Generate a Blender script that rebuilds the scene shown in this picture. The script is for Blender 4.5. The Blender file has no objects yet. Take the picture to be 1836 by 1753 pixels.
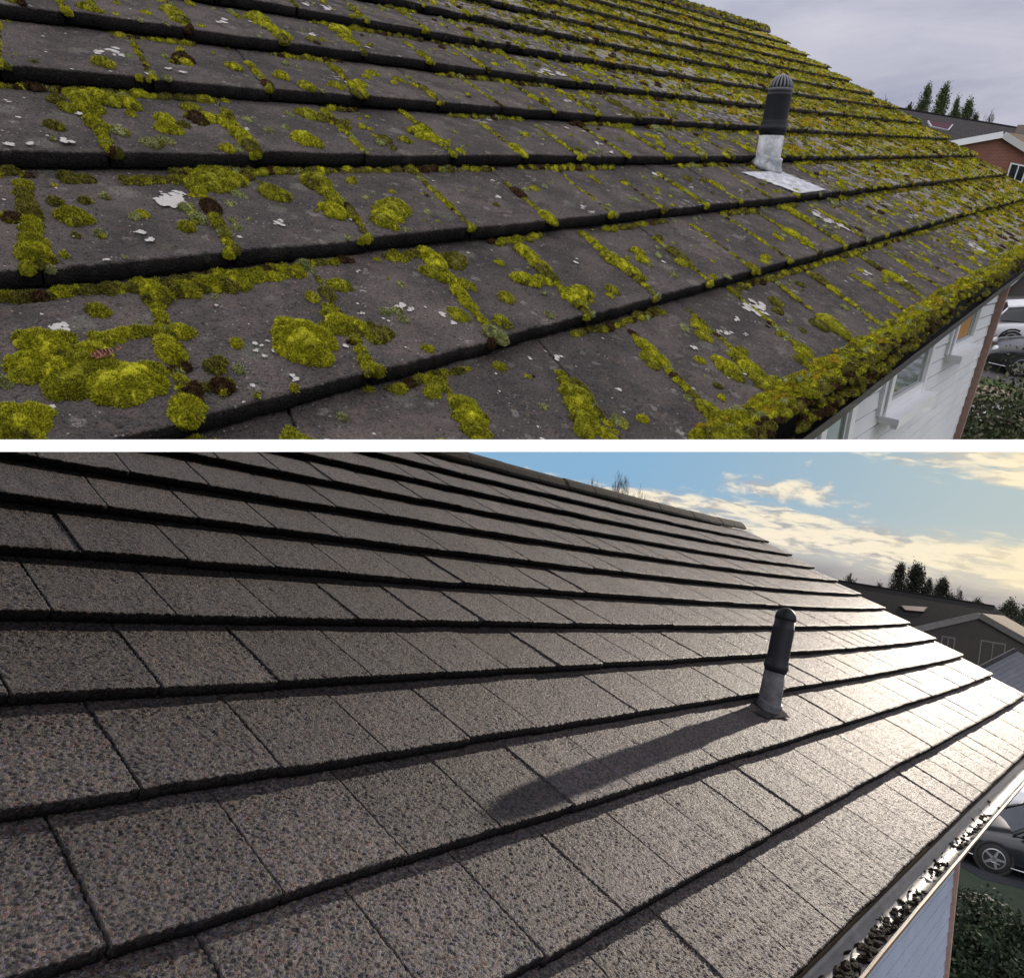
import bpy, bmesh, math, random
import numpy as np
random.seed(7); RNG=np.random.default_rng(7)
S=bpy.context.scene; COL=S.collection
V=lambda *a: np.array(a,float)
def unit(a): a=np.asarray(a,float); return a/np.linalg.norm(a)
# ---------------------------------------------------------------- reference frames
# all points are first written in metres relative to the eye (x right, y down, z forward), then turned
# into world metres by w(): the clean roof stands level in the world, six metres below the eye is its ground
FP=1150.0; W=0.31
def rotm(r):
    t=np.linalg.norm(r); k=r/t; K=np.array([[0,-k[2],k[1]],[k[2],0,-k[0]],[-k[1],k[0],0]])
    return np.eye(3)+np.sin(t)*K+(1-np.cos(t))*K@K
class Roof:
    def __init__(s,par,pitch,U):
        p=np.array(par[:9]); s.q=np.array(par[9:]); R=rotm(p[1:4])
        s.g=p[0]; s.s=p[8]; s.t=p[4:7]; s.e1=R[:,0]; s.d=R[:,1]; s.n=-R[:,2]; s.U=U
        th=math.radians(pitch); s.up=math.cos(th)*s.n-math.sin(th)*s.d
        m=np.cross(s.e1,s.up); m*=np.sign(m@s.d); s.m=unit(m)
    def P(s,u,v,h=0.):
        u,v,h=np.broadcast_arrays(np.asarray(u,float),np.asarray(v,float),np.asarray(h,float))
        sh=u.shape; u=u.ravel(); v=v.ravel(); h=h.ravel()
        a=(u-8)/16; b=(v-2)/6
        T=np.stack([a*a,a*b,b*b,a**3,a*a*b,a*b*b,b**3],1)
        uu=u+T@s.q[:7]; vv=v+T@s.q[7:]
        X=(s.t+np.outer(uu+s.s*vv,s.e1)+np.outer(s.g*vv,s.d))*W+np.outer(h,s.n)
        return X.reshape(sh+(3,))
    def inv(s,x,y):
        if not hasattr(s,'G'):
            uu,vv=np.meshgrid(np.linspace(-5,s.U,90),np.linspace(-5,9,70)); X=s.P(uu,vv)
            px,py=proj(X); px[X[...,2]<.15]=1e9; s.G=(uu,vv,px,py)
        uu,vv,px,py=s.G; i=np.argmin((px-x)**2+(py-y)**2); u,v=uu.flat[i],vv.flat[i]
        for _ in range(6):
            f=lambda a,b: np.array(proj(s.P(a,b)))
            b0=f(u,v); J=np.array([(f(u+1e-3,v)-b0)/1e-3,(f(u,v+1e-3)-b0)/1e-3]).T
            du=np.linalg.solve(J,np.array([x,y])-b0); u+=du[0]; v+=du[1]
        return u,v
def proj(X): 
    z=np.where(np.abs(X[...,2])<1e-6,1e-6,X[...,2]); return X[...,0]/z*FP+918, X[...,1]/z*FP+876.5
def ray(x,y): return V((x-918)/FP,(y-876.5)/FP,1)
A=Roof([1.213938,-0.604414,-0.596771,-0.620046,-3.190362,-7.707035,9.274096,26.681986,-0.469351,0.080352,-0.206341,0.888432,0.121131,-0.190532,-0.988469,-1.093408,-0.260535,0.059751,-0.451107,0.065474,0.29147,0.155929,0.411213],25,26.68)
B=Roof([0.992945,-1.097071,-0.792264,-0.298742,-4.501583,-0.078165,8.360343,27.91733,0.14092,0.050893,-0.173499,-0.07212,-0.286146,-0.331983,-0.971777,-0.501975,-0.242395,-0.219483,-0.303219,-0.060685,0.337545,0.23278,0.245908],22,27.92)
fw=unit(V(0,0,1)-B.up*B.up[2]); rt=np.cross(fw,B.up)
M=np.array([rt,fw,B.up]); EYE=V(0,0,6)
def w(X): return np.asarray(X)@M.T+EYE
SUN=unit(V(0.6647,-0.0997,0.7405))          # towards the sun
# ---------------------------------------------------------------- camera, sun, sky, exposure
from mathutils import Matrix, Vector
cam=bpy.data.cameras.new('camera'); co=bpy.data.objects.new('camera',cam); COL.objects.link(co)
cam.sensor_fit='HORIZONTAL'; cam.sensor_width=36; cam.lens=36*FP/1836; cam.clip_start=.02; cam.clip_end=2000
c0,c1,c2=M@V(1,0,0),M@V(0,-1,0),M@V(0,0,-1)
co.matrix_world=Matrix([[c0[i],c1[i],c2[i],EYE[i]] for i in range(3)]+[[0,0,0,1]])
S.camera=co
sw=M@SUN
sl=bpy.data.lights.new('sun','SUN'); sl.energy=5.0; sl.angle=math.radians(.6); sl.color=(1,.88,.74)
so=bpy.data.objects.new('sun',sl); COL.objects.link(so); so.rotation_euler=Vector(sw).to_track_quat('Z','Y').to_euler()
S.view_settings.view_transform='Standard'; S.view_settings.look='None'; S.view_settings.exposure=0.0; S.view_settings.gamma=1
S.render.resolution_x=1024; S.render.resolution_y=977
class N:                                            # small node helper
    def __init__(s,nt): s.nt=nt; s.nodes=nt.nodes; s.l=nt.links
    def n(s,t,ins=None,**kw):
        o=s.nodes.new(t)
        for k,v in kw.items(): setattr(o,k,v)
        for k,v in (ins or {}).items(): s.set(o.inputs[k],v)
        return o
    def set(s,i,v):
        if isinstance(v,bpy.types.NodeSocket): s.l.new(v,i)
        elif isinstance(v,(tuple,list)) and i.type=='RGBA' and len(v)==3: i.default_value=(*v,1)
        else: i.default_value=v
    def m(s,op,a,b=0.,c=0.,clamp=False):
        o=s.n('ShaderNodeMath',operation=op,use_clamp=clamp); s.set(o.inputs[0],a); s.set(o.inputs[1],b)
        if op in('MULTIPLY_ADD','SMOOTH_MIN','WRAP'): s.set(o.inputs[2],c)
        return o.outputs[0]
    def ramp(s,x,a,b):                              # smooth 0..1 between a and b
        o=s.n('ShaderNodeMapRange',{'Value':x,'From Min':a,'From Max':b},interpolation_type='SMOOTHSTEP'); return o.outputs[0]
    def mix(s,f,a,b,mode='MIX'):
        o=s.n('ShaderNodeMix',data_type='RGBA',blend_type=mode); s.set(o.inputs['Factor'],f); s.set(o.inputs[6],a); s.set(o.inputs[7],b); return o.outputs[2]
    def noise(s,vec,scale,detail=3,rough=.55,dist=0,out=0):
        return s.n('ShaderNodeTexNoise',{'Vector':vec,'Scale':scale,'Detail':detail,'Roughness':rough,'Distortion':dist}).outputs[out]
    def dot(s,vec,v):
        o=s.n('ShaderNodeVectorMath',operation='DOT_PRODUCT'); s.l.new(vec,o.inputs[0]); o.inputs[1].default_value=tuple(v); return o.outputs['Value']
def world():
    wd=bpy.data.worlds.new('World'); S.world=wd; wd.use_nodes=True; nt=wd.node_tree; nt.nodes.clear(); k=N(nt)
    g=k.n('ShaderNodeTexCoord').outputs['Generated']
    sky=k.n('ShaderNodeTexSky',sky_type='NISHITA'); sky.sun_disc=False
    sky.sun_elevation=math.asin(sw[2]); sky.sun_rotation=math.atan2(sw[0],sw[1]); sky.dust_density=1.2; sky.air_density=1.3; sky.ozone_density=2.5
    # broken low cloud in the clear part of the sky: p, q run along and above the horizon
    C0=M@unit(ray(1550,950)); T0=unit(np.cross(C0,V(0,0,1))); Q0=np.cross(T0,C0)
    dc=k.m('MAXIMUM',k.dot(g,C0),.05); pp=k.m('DIVIDE',k.m('MULTIPLY',k.dot(g,T0),11.5),dc); qq=k.m('DIVIDE',k.m('MULTIPLY',k.dot(g,Q0),11.5),dc)
    p=k.n('ShaderNodeCombineXYZ',{'X':pp,'Y':k.m('MULTIPLY',qq,4.6),'Z':0.}).outputs[0]; pi_=k.n('ShaderNodeCombineXYZ',{'X':pp,'Y':k.m('MULTIPLY',qq,1.4),'Z':3.}).outputs[0]
    n1=k.m('SUBTRACT',k.noise(p,.7,5,.52,.7),.5); n2=k.m('SUBTRACT',k.noise(p,2.2,4,.5,.9),.5); n3=k.m('SUBTRACT',k.noise(pi_,2.0,6,.55,.3),.5)
    def band(x,c,wd): return k.m('SUBTRACT',1.,k.m('POWER',k.m('DIVIDE',k.m('SUBTRACT',x,c),wd),2.))
    lowb=k.m('ADD',band(qq,-.22,.42),k.m('ADD',k.m('MULTIPLY',n1,3.2),k.m('MULTIPLY',n2,1.6)))
    upb=k.m('ADD',k.m('ADD',band(qq,1.28,.42),k.m('MULTIPLY',k.ramp(pp,-1.2,1.6),1.1)),k.m('ADD',k.m('MULTIPLY_ADD',n1,3.,-1.2),k.m('MULTIPLY',n2,1.6)))
    ex=k.m('DIVIDE',k.m('ADD',pp,1.2),1.45); ey=k.m('DIVIDE',k.m('SUBTRACT',qq,.47),.27)
    cum=k.m('ADD',k.m('SUBTRACT',.75,k.m('ADD',k.m('MULTIPLY',ex,ex),k.m('MULTIPLY',ey,ey))),k.m('MULTIPLY',n3,3.4))
    fillc=k.m('MULTIPLY_ADD',k.m('ADD',n1,k.m('MULTIPLY',n3,.8)),4.,-.75)
    d_=k.m('MAXIMUM',k.m('MAXIMUM',lowb,upb),k.m('MAXIMUM',cum,fillc))
    cl=k.ramp(d_,-.1,1.0)
    hz=k.ramp(qq,-.48,-.80)
    sh1=k.m('ADD',k.m('ADD',k.m('MULTIPLY',n3,1.6),k.m('MULTIPLY',n2,1.6)),k.m('MULTIPLY_ADD',d_,.25,.35))
    ccol=k.mix(k.ramp(sh1,.15,.75),(4.6,4.3,4.2),(9.6,8.6,6.7)); ccol=k.mix(k.ramp(pp,.0,3.2),ccol,(10.8,9.2,6.0))
    blue=k.mix(k.ramp(pp,-5.,2.5),(2.3,4.4,6.7),(3.6,4.8,5.3)); blue=k.mix(k.ramp(qq,.3,-.6),blue,(4.4,4.9,5.1))
    base=k.mix(.96,sky.outputs[0],blue)
    clear=k.mix(cl,base,ccol); clear=k.mix(k.m('MULTIPLY',k.m('MULTIPLY',k.ramp(pp,-.5,3.),k.ramp(qq,.5,-.2)),.25),clear,(9.0,7.6,4.9)); clear=k.mix(k.m('MULTIPLY',hz,.88),clear,k.mix(k.ramp(n1,-.15,.2),(3.0,2.8,3.0),(4.6,4.2,4.1)))
    bg1=k.n('ShaderNodeBackground',{'Color':clear,'Strength':.1}).outputs[0]
    # overcast deck above
    upA=M@A.up; ea=k.dot(g,upA)
    mp=k.n('ShaderNodeMapping',{'Vector':g,'Scale':(1.6,3.5,9.0),'Rotation':(0,.15,0)}).outputs[0]
    c=k.noise(mp,1.6,6,.55,.6); c2_=k.noise(mp,5,5,.6,.4)
    oc=k.mix(k.ramp(k.m('ADD',c,k.m('MULTIPLY',c2_,.25)),.42,.85),(3.6,3.8,4.9),(5.4,5.4,6.3))
    br=k.m('MULTIPLY_ADD',k.m('POWER',k.m('MAXIMUM',ea,0.),1.5),3.1,1.0)
    oc=k.n('ShaderNodeVectorMath',operation='SCALE').outputs[0] if 0 else k.mix(1.,oc,k.n('ShaderNodeCombineColor',{'Red':k.m('MULTIPLY_ADD',br,1.06,-.06),'Green':br,'Blue':k.m('MULTIPLY_ADD',br,.82,.18)}).outputs[0],'MULTIPLY')
    bg2=k.n('ShaderNodeBackground',{'Color':oc,'Strength':.1}).outputs[0]
    npl=M@unit(V(0,-1,(799-876.5)/FP))
    f=k.ramp(k.dot(g,npl),-.004,.004)
    ms=k.n('ShaderNodeMixShader',{0:f,1:bg1,2:bg2}).outputs[0]
    k.l.new(ms,k.n('ShaderNodeOutputWorld').inputs[0])
world()
# ---------------------------------------------------------------- materials
def mat(name,fn):
    m=bpy.data.materials.new(name); m.use_nodes=True; nt=m.node_tree; nt.nodes.clear(); k=N(nt)
    p=k.n('ShaderNodeBsdfPrincipled'); o=k.n('ShaderNodeOutputMaterial'); k.l.new(p.outputs[0],o.inputs[0])
    fn(k,p,k.n('ShaderNodeTexCoord').outputs['Object']); return m
def bump(k,p,h,strength,dist):
    b=k.n('ShaderNodeBump',{'Height':h,'Strength':strength,'Distance':dist}); k.l.new(b.outputs[0],p.inputs['Normal'])
def simple(name,col,rough=.6,var=.12,scale=9,bs=.15,bd=.003,metal=0,spec=.5,bscale=None):
    def f(k,p,g):
        n=k.noise(g,scale,5,.6); f_=k.m('MULTIPLY_ADD',k.m('SUBTRACT',n,.5),var*4,1.)
        c=k.mix(1.,col,k.n('ShaderNodeCombineColor',{'Red':f_,'Green':f_,'Blue':f_}).outputs[0],'MULTIPLY')
        k.l.new(c,p.inputs['Base Color']); p.inputs['Roughness'].default_value=rough; p.inputs['Metallic'].default_value=metal
        p.inputs['Specular IOR Level'].default_value=spec
        if bs: bump(k,p,k.noise(g,bscale or scale*12,4,.6),bs,bd)
    return mat(name,f)
def attr(k,n,o='Fac'): return k.n('ShaderNodeAttribute',attribute_name=n).outputs[o]
def tileA(k,p,g):
    tint=attr(k,'tint'); cov=attr(k,'cover')
    big=k.noise(g,7,5,.6); mid=k.noise(g,38,5,.65); fine=k.noise(g,240,3,.75)
    c=k.mix(k.ramp(big,.35,.68),(.125,.110,.104),(.25,.212,.19))
    c=k.mix(k.m('MULTIPLY',k.ramp(mid,.50,.68),.6),c,(.27,.20,.17))
    c=k.mix(k.m('MULTIPLY',tint,.35),c,(.075,.070,.074))
    c=k.mix(k.m('MULTIPLY',k.ramp(fine,.46,.30),.85),c,(.020,.019,.021)); c=k.mix(k.m('MULTIPLY',k.ramp(fine,.56,.74),.65),c,(.34,.30,.275)); g2=k.noise(g,110,3,.7); c=k.mix(k.m('MULTIPLY',k.ramp(g2,.47,.27),.75),c,(.028,.026,.028))
    vo=k.n('ShaderNodeTexVoronoi',{'Vector':g,'Scale':150.}); sp=k.n('ShaderNodeSeparateColor',{'Color':vo.outputs['Color']})
    dots=k.m('MULTIPLY',k.ramp(vo.outputs['Distance'],.34,.2),k.m('GREATER_THAN',sp.outputs[0],.93))
    c=k.mix(k.m('MULTIPLY',dots,.8),c,(.50,.46,.43))
    l1=k.noise(g,26,7,.72,.3); l2=k.noise(g,5,3,.5)
    th=k.m('SUBTRACT',k.m('ADD',l1,k.m('MULTIPLY',l2,.35)),k.m('MULTIPLY_ADD',cov,-.31,.84))
    li=k.ramp(th,-.015,.05)
    c=k.mix(k.m('MULTIPLY',li,.85),c,(.58,.53,.48))
    l3=k.ramp(k.m('ADD',k.noise(g,60,6,.75),k.m('MULTIPLY',k.noise(g,3.3,3,.5),.3)),.80,.88)
    c=k.mix(k.m('MULTIPLY',l3,.7),c,(.44,.39,.35))
    gw=k.n('ShaderNodeVectorMath',{0:g,1:k.n('ShaderNodeVectorMath',{0:k.noise(g,55,4,.7,out=1),1:(.035,.035,.035)},operation='MULTIPLY').outputs[0]},operation='ADD').outputs[0]
    for sc_,th_,am_ in ((13.,.80,.5),(34.,.84,.6)):
        vr=k.n('ShaderNodeTexVoronoi',{'Vector':gw,'Scale':sc_}); vs_=k.n('ShaderNodeSeparateColor',{'Color':vr.outputs['Color']})
        crust=k.m('MULTIPLY',k.ramp(vr.outputs['Distance'],.42,.22),k.m('GREATER_THAN',vs_.outputs[0],th_)); crust=k.m('MULTIPLY',crust,k.ramp(fine,.30,.55))
        c=k.mix(k.m('MULTIPLY',crust,am_),c,k.mix(vs_.outputs[1],(.24,.25,.19),(.46,.42,.38)))
    gr=k.ramp(k.m('ADD',k.noise(g,11,5,.7),k.m('MULTIPLY',cov,.20)),.62,.8); c=k.mix(k.m('MULTIPLY',gr,.5),c,(.105,.105,.035))
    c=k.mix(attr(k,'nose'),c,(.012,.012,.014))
    k.l.new(c,p.inputs['Base Color']); p.inputs['Roughness'].default_value=.95; p.inputs['Specular IOR Level'].default_value=.08
    h=k.m('ADD',k.m('MULTIPLY',fine,.8),k.m('ADD',k.m('MULTIPLY',k.noise(g,120,3,.7),1.4),k.m('MULTIPLY',li,.3))); bump(k,p,h,1.,.015)
def tileB(k,p,g):
    tint=attr(k,'tint')
    big=k.noise(g,6,5,.6); fine=k.noise(g,330,3,.75); mid=k.noise(g,45,5,.65)
    c=k.mix(k.ramp(big,.35,.68),(.064,.066,.076),(.125,.105,.092))
    c=k.mix(k.m('MULTIPLY',tint,.6),c,(.062,.066,.082))
    vo=k.n('ShaderNodeTexVoronoi',{'Vector':g,'Scale':170.}); sp=k.n('ShaderNodeSeparateColor',{'Color':vo.outputs['Color']})
    c=k.mix(.7,c,k.mix(k.m('POWER',sp.outputs[0],1.6),(.022,.021,.022),(.33,.295,.28)))
    c=k.mix(k.m('MULTIPLY',k.m('GREATER_THAN',sp.outputs[1],.9),.5),c,(.34,.27,.20))
    c=k.mix(k.m('MULTIPLY',k.m('GREATER_THAN',sp.outputs[2],.88),.5),c,(.20,.17,.28)); c=k.mix(k.m('MULTIPLY',k.m('LESS_THAN',sp.outputs[1],.1),.5),c,(.27,.12,.10))
    c=k.mix(k.m('MULTIPLY',k.ramp(mid,.55,.75),.35),c,(.25,.19,.15)); c=k.mix(k.m('MULTIPLY',k.ramp(mid,.45,.25),.5),c,(.045,.045,.052)); st=k.noise(g,2.2,4,.6,1.); c=k.mix(k.m('MULTIPLY',k.ramp(st,.5,.7),.35),c,(.07,.072,.085))
    c=k.mix(k.ramp(fine,.46,.27),c,(.022,.020,.020)); c=k.mix(k.m('MULTIPLY',k.ramp(fine,.6,.78),.4),c,(.34,.29,.25)); tv=k.m('MULTIPLY_ADD',k.m('FRACT',k.m('MULTIPLY',tint,7.3)),.42,.79); c=k.mix(1.,c,k.n('ShaderNodeCombineColor',{'Red':tv,'Green':tv,'Blue':tv}).outputs[0],'MULTIPLY'); c=k.mix(attr(k,'nose'),c,(.006,.006,.007))  # last mix paints the noses' shade near-black into the colour
    k.l.new(k.m('MULTIPLY_ADD',attr(k,'nose'),-.36,.37),p.inputs['Specular IOR Level'])
    k.l.new(c,p.inputs['Base Color']); p.inputs['Roughness'].default_value=.57
    h=k.m('ADD',k.m('ADD',k.m('MULTIPLY',fine,.9),k.m('MULTIPLY',k.noise(g,90,4,.75),1.3)),k.m('MULTIPLY',vo.outputs['Distance'],-.35)); bump(k,p,h,1.0,.020)
def mossf(k,p,g):
    c=attr(k,'col','Color'); n=k.noise(g,260,4,.7); n2=k.noise(g,45,4,.6)
    f=k.m('MULTIPLY',k.m('MULTIPLY_ADD',n,1.5,.25),k.m('MULTIPLY_ADD',n2,1.1,.45))
    c=k.mix(1.,c,k.n('ShaderNodeCombineColor',{'Red':f,'Green':f,'Blue':k.m('MULTIPLY',f,.9)}).outputs[0],'MULTIPLY')
    k.l.new(c,p.inputs['Base Color']); p.inputs['Roughness'].default_value=.95; p.inputs['Specular IOR Level'].default_value=.1
    bump(k,p,n,1.,.006)
def vcol(k,p,g):
    n=k.noise(g,30,4,.6); f=k.m('MULTIPLY_ADD',n,.9,.55)
    c=k.mix(1.,attr(k,'col','Color'),k.n('ShaderNodeCombineColor',{'Red':f,'Green':f,'Blue':f}).outputs[0],'MULTIPLY')
    k.l.new(c,p.inputs['Base Color']); p.inputs['Roughness'].default_value=.75; p.inputs['Specular IOR Level'].default_value=.25
def brick(k,p,g):
    b=k.n('ShaderNodeTexBrick',{'Vector':k.n('ShaderNodeMapping',{'Vector':attr(k,'wuv','Vector')}).outputs[0],'Scale':1.,'Color1':(.30,.095,.055,1),'Color2':(.22,.07,.045,1),'Mortar':(.33,.28,.24,1),'Mortar Size':.008,'Brick Width':.225,'Row Height':.075})
    k.l.new(k.mix(k.m('MULTIPLY',k.noise(g,2,4,.6),.3),b.outputs[0],(.16,.06,.04)),p.inputs['Base Color']); p.inputs['Roughness'].default_value=.9
def clad(k,p,g):
    n=k.noise(g,3,5,.6); n2=k.noise(g,60,5,.7)
    c=k.mix(k.ramp(n,.4,.75),(.86,.87,.90),(.76,.77,.80)); c=k.mix(k.m('MULTIPLY',k.ramp(n2,.62,.75),.4),c,(.42,.40,.36))
    k.l.new(c,p.inputs['Base Color']); p.inputs['Roughness'].default_value=.55; bump(k,p,n2,.1,.002)
def leadf(c1,c2):
    def f(k,p,g):
        n=k.noise(g,22,6,.7,.4); n2=k.noise(g,120,4,.7)
        c=k.mix(k.ramp(n,.38,.62),c1,c2); c=k.mix(k.m('MULTIPLY',k.ramp(n2,.6,.7),.5),c,(.18,.18,.18))
        k.l.new(c,p.inputs['Base Color']); p.inputs['Roughness'].default_value=.55; p.inputs['Specular IOR Level'].default_value=.4; bump(k,p,k.m('ADD',n,n2),.35,.003)
    return f
def grassf(k,p,g):
    n=k.noise(g,1.1,6,.65); n2=k.noise(g,26,4,.7)
    c=k.mix(k.ramp(n,.45,.62),(.075,.12,.022),(.15,.13,.05)); c=k.mix(k.m('MULTIPLY',n2,.6),c,(.03,.06,.012))
    k.l.new(c,p.inputs['Base Color']); p.inputs['Roughness'].default_value=.95; bump(k,p,n2,1.,.04)
def asph(k,p,g):
    n=k.noise(g,1.3,5,.6); n2=k.noise(g,90,3,.7)
    c=k.mix(n,(.05,.048,.048),(.085,.08,.078)); c=k.mix(k.ramp(n2,.6,.75),c,(.15,.14,.13))
    k.l.new(c,p.inputs['Base Color']); p.inputs['Roughness'].default_value=.85; bump(k,p,n2,.5,.006)
def rooff(c1,c2,rows,ax=1):
    def f(k,p,g):
        u=attr(k,'wuv','Vector'); s=k.n('ShaderNodeSeparateXYZ',{'Vector':u})
        fr=k.m('FRACT',k.m('DIVIDE',s.outputs[ax],rows)); 
        b=k.n('ShaderNodeTexBrick',{'Vector':u,'Scale':1.,'Color1':(*c1,1),'Color2':(*c2,1),'Mortar':(.012,.011,.011,1),'Mortar Size':.012,'Brick Width':.3,'Row Height':rows})
        c=k.mix(k.m('MULTIPLY',k.noise(g,1.2,5,.65),.7),b.outputs[0],tuple(x*.55 for x in c1))
        k.l.new(c,p.inputs['Base Color']); p.inputs['Roughness'].default_value=.95; p.inputs['Specular IOR Level'].default_value=.1; bump(k,p,fr,.8,.03)
    return f
def glassf(col,rough=.06):
    def f(k,p,g):
        n=k.noise(g,2.3,4,.6,.8); c=k.mix(k.ramp(n,.4,.65),col,tuple(x*.45 for x in col))
        k.l.new(c,p.inputs['Base Color']); p.inputs['Roughness'].default_value=rough; p.inputs['Specular IOR Level'].default_value=.6
    return f
MT={}
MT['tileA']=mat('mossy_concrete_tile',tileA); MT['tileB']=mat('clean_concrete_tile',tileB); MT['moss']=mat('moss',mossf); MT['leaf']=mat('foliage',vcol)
MT['under']=simple('dark_underlay',(.02,.02,.021),.9)
MT['clad']=mat('white_cladding',clad); MT['upvc']=simple('white_plastic',(.86,.87,.89),.35,.03,3,.0)
MT['lead']=mat('weathered_lead',leadf((.30,.31,.33),(.56,.57,.60))); MT['leadB']=mat('grey_lead',leadf((.060,.062,.070),(.11,.112,.12)))
MT['sleeve']=mat('painted_sleeve',leadf((.40,.41,.43),(.66,.67,.69)))
MT['blk']=simple('black_plastic_pipe',(.013,.014,.019),.55,.3,14,.1,.001,spec=.3)
MT['gut']=simple('black_gutter_plastic',(.012,.012,.015),.5,.3,20,.6,.01)
MT['wet']=simple('wet_grey_gutter',(.10,.10,.105),.5,.3,16,.35,.004,spec=.4)
MT['debris']=simple('gutter_debris',(.022,.017,.012),.85,.35,40,1.,.01,spec=.12)
MT['copper']=simple('brown_fascia',(.20,.135,.085),.6,.2,20,.3,.003)
MT['trim']=simple('pink_brown_trim',(.42,.27,.22),.85,.2,30,.6,.004)
MT['glassG']=mat('glass_green_reflection_tint',glassf((.13,.17,.14))); MT['glassD']=mat('dark_glass',glassf((.03,.035,.04)))  # first glass: green reflection painted into the pane's base colour
MT['amber']=simple('amber_patch',(.50,.24,.05),.8,.1,12,.2)
MT['grass']=mat('grass',grassf); MT['asph']=mat('asphalt',asph)
MT['path']=simple('dry_earth_path',(.22,.17,.12),.95,.25,3,.6,.02)
MT['kerb']=simple('pale_kerb',(.26,.24,.21),.9,.15,6,.4,.01)
MT['brick']=mat('red_brick',brick); MT['render']=simple('grey_brown_render',(.055,.047,.044),.9,.1,4,.2)
MT['darkroof']=mat('dark_roof_tiles',rooff((.05,.046,.048),(.07,.062,.062),.3)); MT['shaderoof']=mat('shaded_dark_roof_tiles',rooff((.020,.019,.019),(.028,.026,.025),.3)); MT['tanroof']=mat('tan_roof_tiles',rooff((.26,.19,.13),(.20,.14,.10),.3))  # second roof repeats the first with shade painted into its colour
MT['greyroof']=mat('pale_roof_sheet',rooff((.20,.21,.24),(.24,.25,.28),.45))
MT['dkgrass']=simple('shade_dark_grass',(.022,.036,.018),.95,.35,3,.8,.03); MT['dkasph']=simple('shade_dark_asphalt',(.030,.032,.036),.9,.2,3,.4,.01,spec=.15); MT['cladB']=simple('shade_tinted_cladding',(.36,.41,.52),.6,.12,4,.1); MT['dimtrim']=simple('shaded_white_trim',(.17,.165,.16),.85,.2,5,0,spec=.1); MT['bark']=simple('bark',(.07,.055,.045),.95,.3,20,.6,.01)  # lower place: shade painted into grass, asphalt, cladding and trim colours
MT['white']=simple('white_board',(.96,.95,.91),.6,.02,3,0); MT['carw']=simple('white_car_paint',(.72,.73,.75),.22,.02,2,0); MT['carb']=simple('black_car_paint',(.018,.02,.024),.16,.05,2,0,spec=.7)
MT['tyre']=simple('tyre_rubber',(.018,.018,.018),.85,.1,20,.2); MT['alloy']=simple('alloy_wheel',(.48,.48,.50),.3,.05,9,0,metal=.7); MT['chrome']=simple('chrome_trim',(.7,.7,.72),.18,.02,9,0,metal=.9)
MT['red']=simple('red_lamp_lens',(.45,.06,.04),.25,.05,9,0); MT['lamp']=simple('clear_lamp_lens',(.6,.62,.65),.12,.05,9,0)
MT['skyl']=simple('skylight_glass',(.07,.025,.035),.7,.1,5,0,spec=.05)
MT['ston']=simple('small_pebbles',(.42,.22,.15),.8,.2,50,.2)
def lich(k,p,g):
    n=k.noise(g,220,4,.7); k.l.new(k.mix(n,(.22,.20,.185),(.62,.59,.56)),p.inputs['Base Color']); p.inputs['Roughness'].default_value=.95; bump(k,p,n,.8,.002)
MT['lich']=mat('white_lichen',lich)
# ---------------------------------------------------------------- object helpers
def empty(name,loc,label=None,cat=None,group=None,kind=None):
    o=bpy.data.objects.new(name,None); COL.objects.link(o); o.location=tuple(w(loc)); o.empty_display_size=.1
    tag(o,label,cat,group,kind); return o
def tag(o,label=None,cat=None,group=None,kind=None):
    if label: o['label']=label
    if cat: o['category']=cat
    if group: o['group']=group
    if kind: o['kind']=kind
    return o
ROOT={}
def wloc(p):
    v=np.zeros(3)
    while p is not None: v=v+np.array(p.location); p=p.parent
    return v
CAP=[False]
def mesh(name,verts,faces,m,parent=None,smooth=False,attrs=None,cut=False,world=False):
    """verts: metres from the eye; stored relative to the parent's base"""
    X=np.asarray(verts,float).reshape(-1,3); X=X if world else w(X)
    off=wloc(parent) if parent else X.mean(0)
    me=bpy.data.meshes.new(name); 
    if isinstance(faces,np.ndarray) and faces.ndim==2:
        nf,k=faces.shape; me.vertices.add(len(X)); me.vertices.foreach_set('co',(X-off).astype(np.float32).ravel())
        me.loops.add(nf*k); me.loops.foreach_set('vertex_index',faces.astype(np.int32).ravel())
        me.polygons.add(nf); me.polygons.foreach_set('loop_start',np.arange(0,nf*k,k,dtype=np.int32)); me.update(calc_edges=True)
    else: me.from_pydata([tuple(v) for v in X-off],[],[tuple(int(i) for i in f) for f in faces]); me.update()
    for an,av in (attrs or {}).items():
        av=np.asarray(av,np.float32)
        if av.ndim==1: a=me.attributes.new(an,'FLOAT','POINT'); a.data.foreach_set('value',av)
        elif an=='wuv': a=me.attributes.new(an,'FLOAT_VECTOR','POINT'); a.data.foreach_set('vector',av.ravel())
        else:
            a=me.attributes.new(an,'FLOAT_COLOR','POINT'); a.data.foreach_set('color',np.concatenate([av,np.ones((len(av),1),np.float32)],1).ravel())
    if smooth: me.polygons.foreach_set('use_smooth',np.ones(len(me.polygons),bool))
    me.materials.append(m); me.validate()
    if cut:                                          # the upper place ends where the white divider is
        bm=bmesh.new(); bm.from_mesh(me); npl=M@unit(V(0,-1,(799-876.5)/FP))
        bmesh.ops.bisect_plane(bm,geom=bm.verts[:]+bm.edges[:]+bm.faces[:],plane_co=Vector(EYE-off),plane_no=Vector(npl),clear_inner=True)
        if CAP[0]: bmesh.ops.bisect_plane(bm,geom=bm.verts[:]+bm.edges[:]+bm.faces[:],plane_co=Vector(w(EA-A.up*.10)-off),plane_no=Vector(M@A.up),clear_outer=True)
        bm.to_mesh(me); bm.free()
    o=bpy.data.objects.new(name,me); COL.objects.link(o)
    if parent: o.parent=parent
    else: o.location=tuple(off)
    return o
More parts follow.
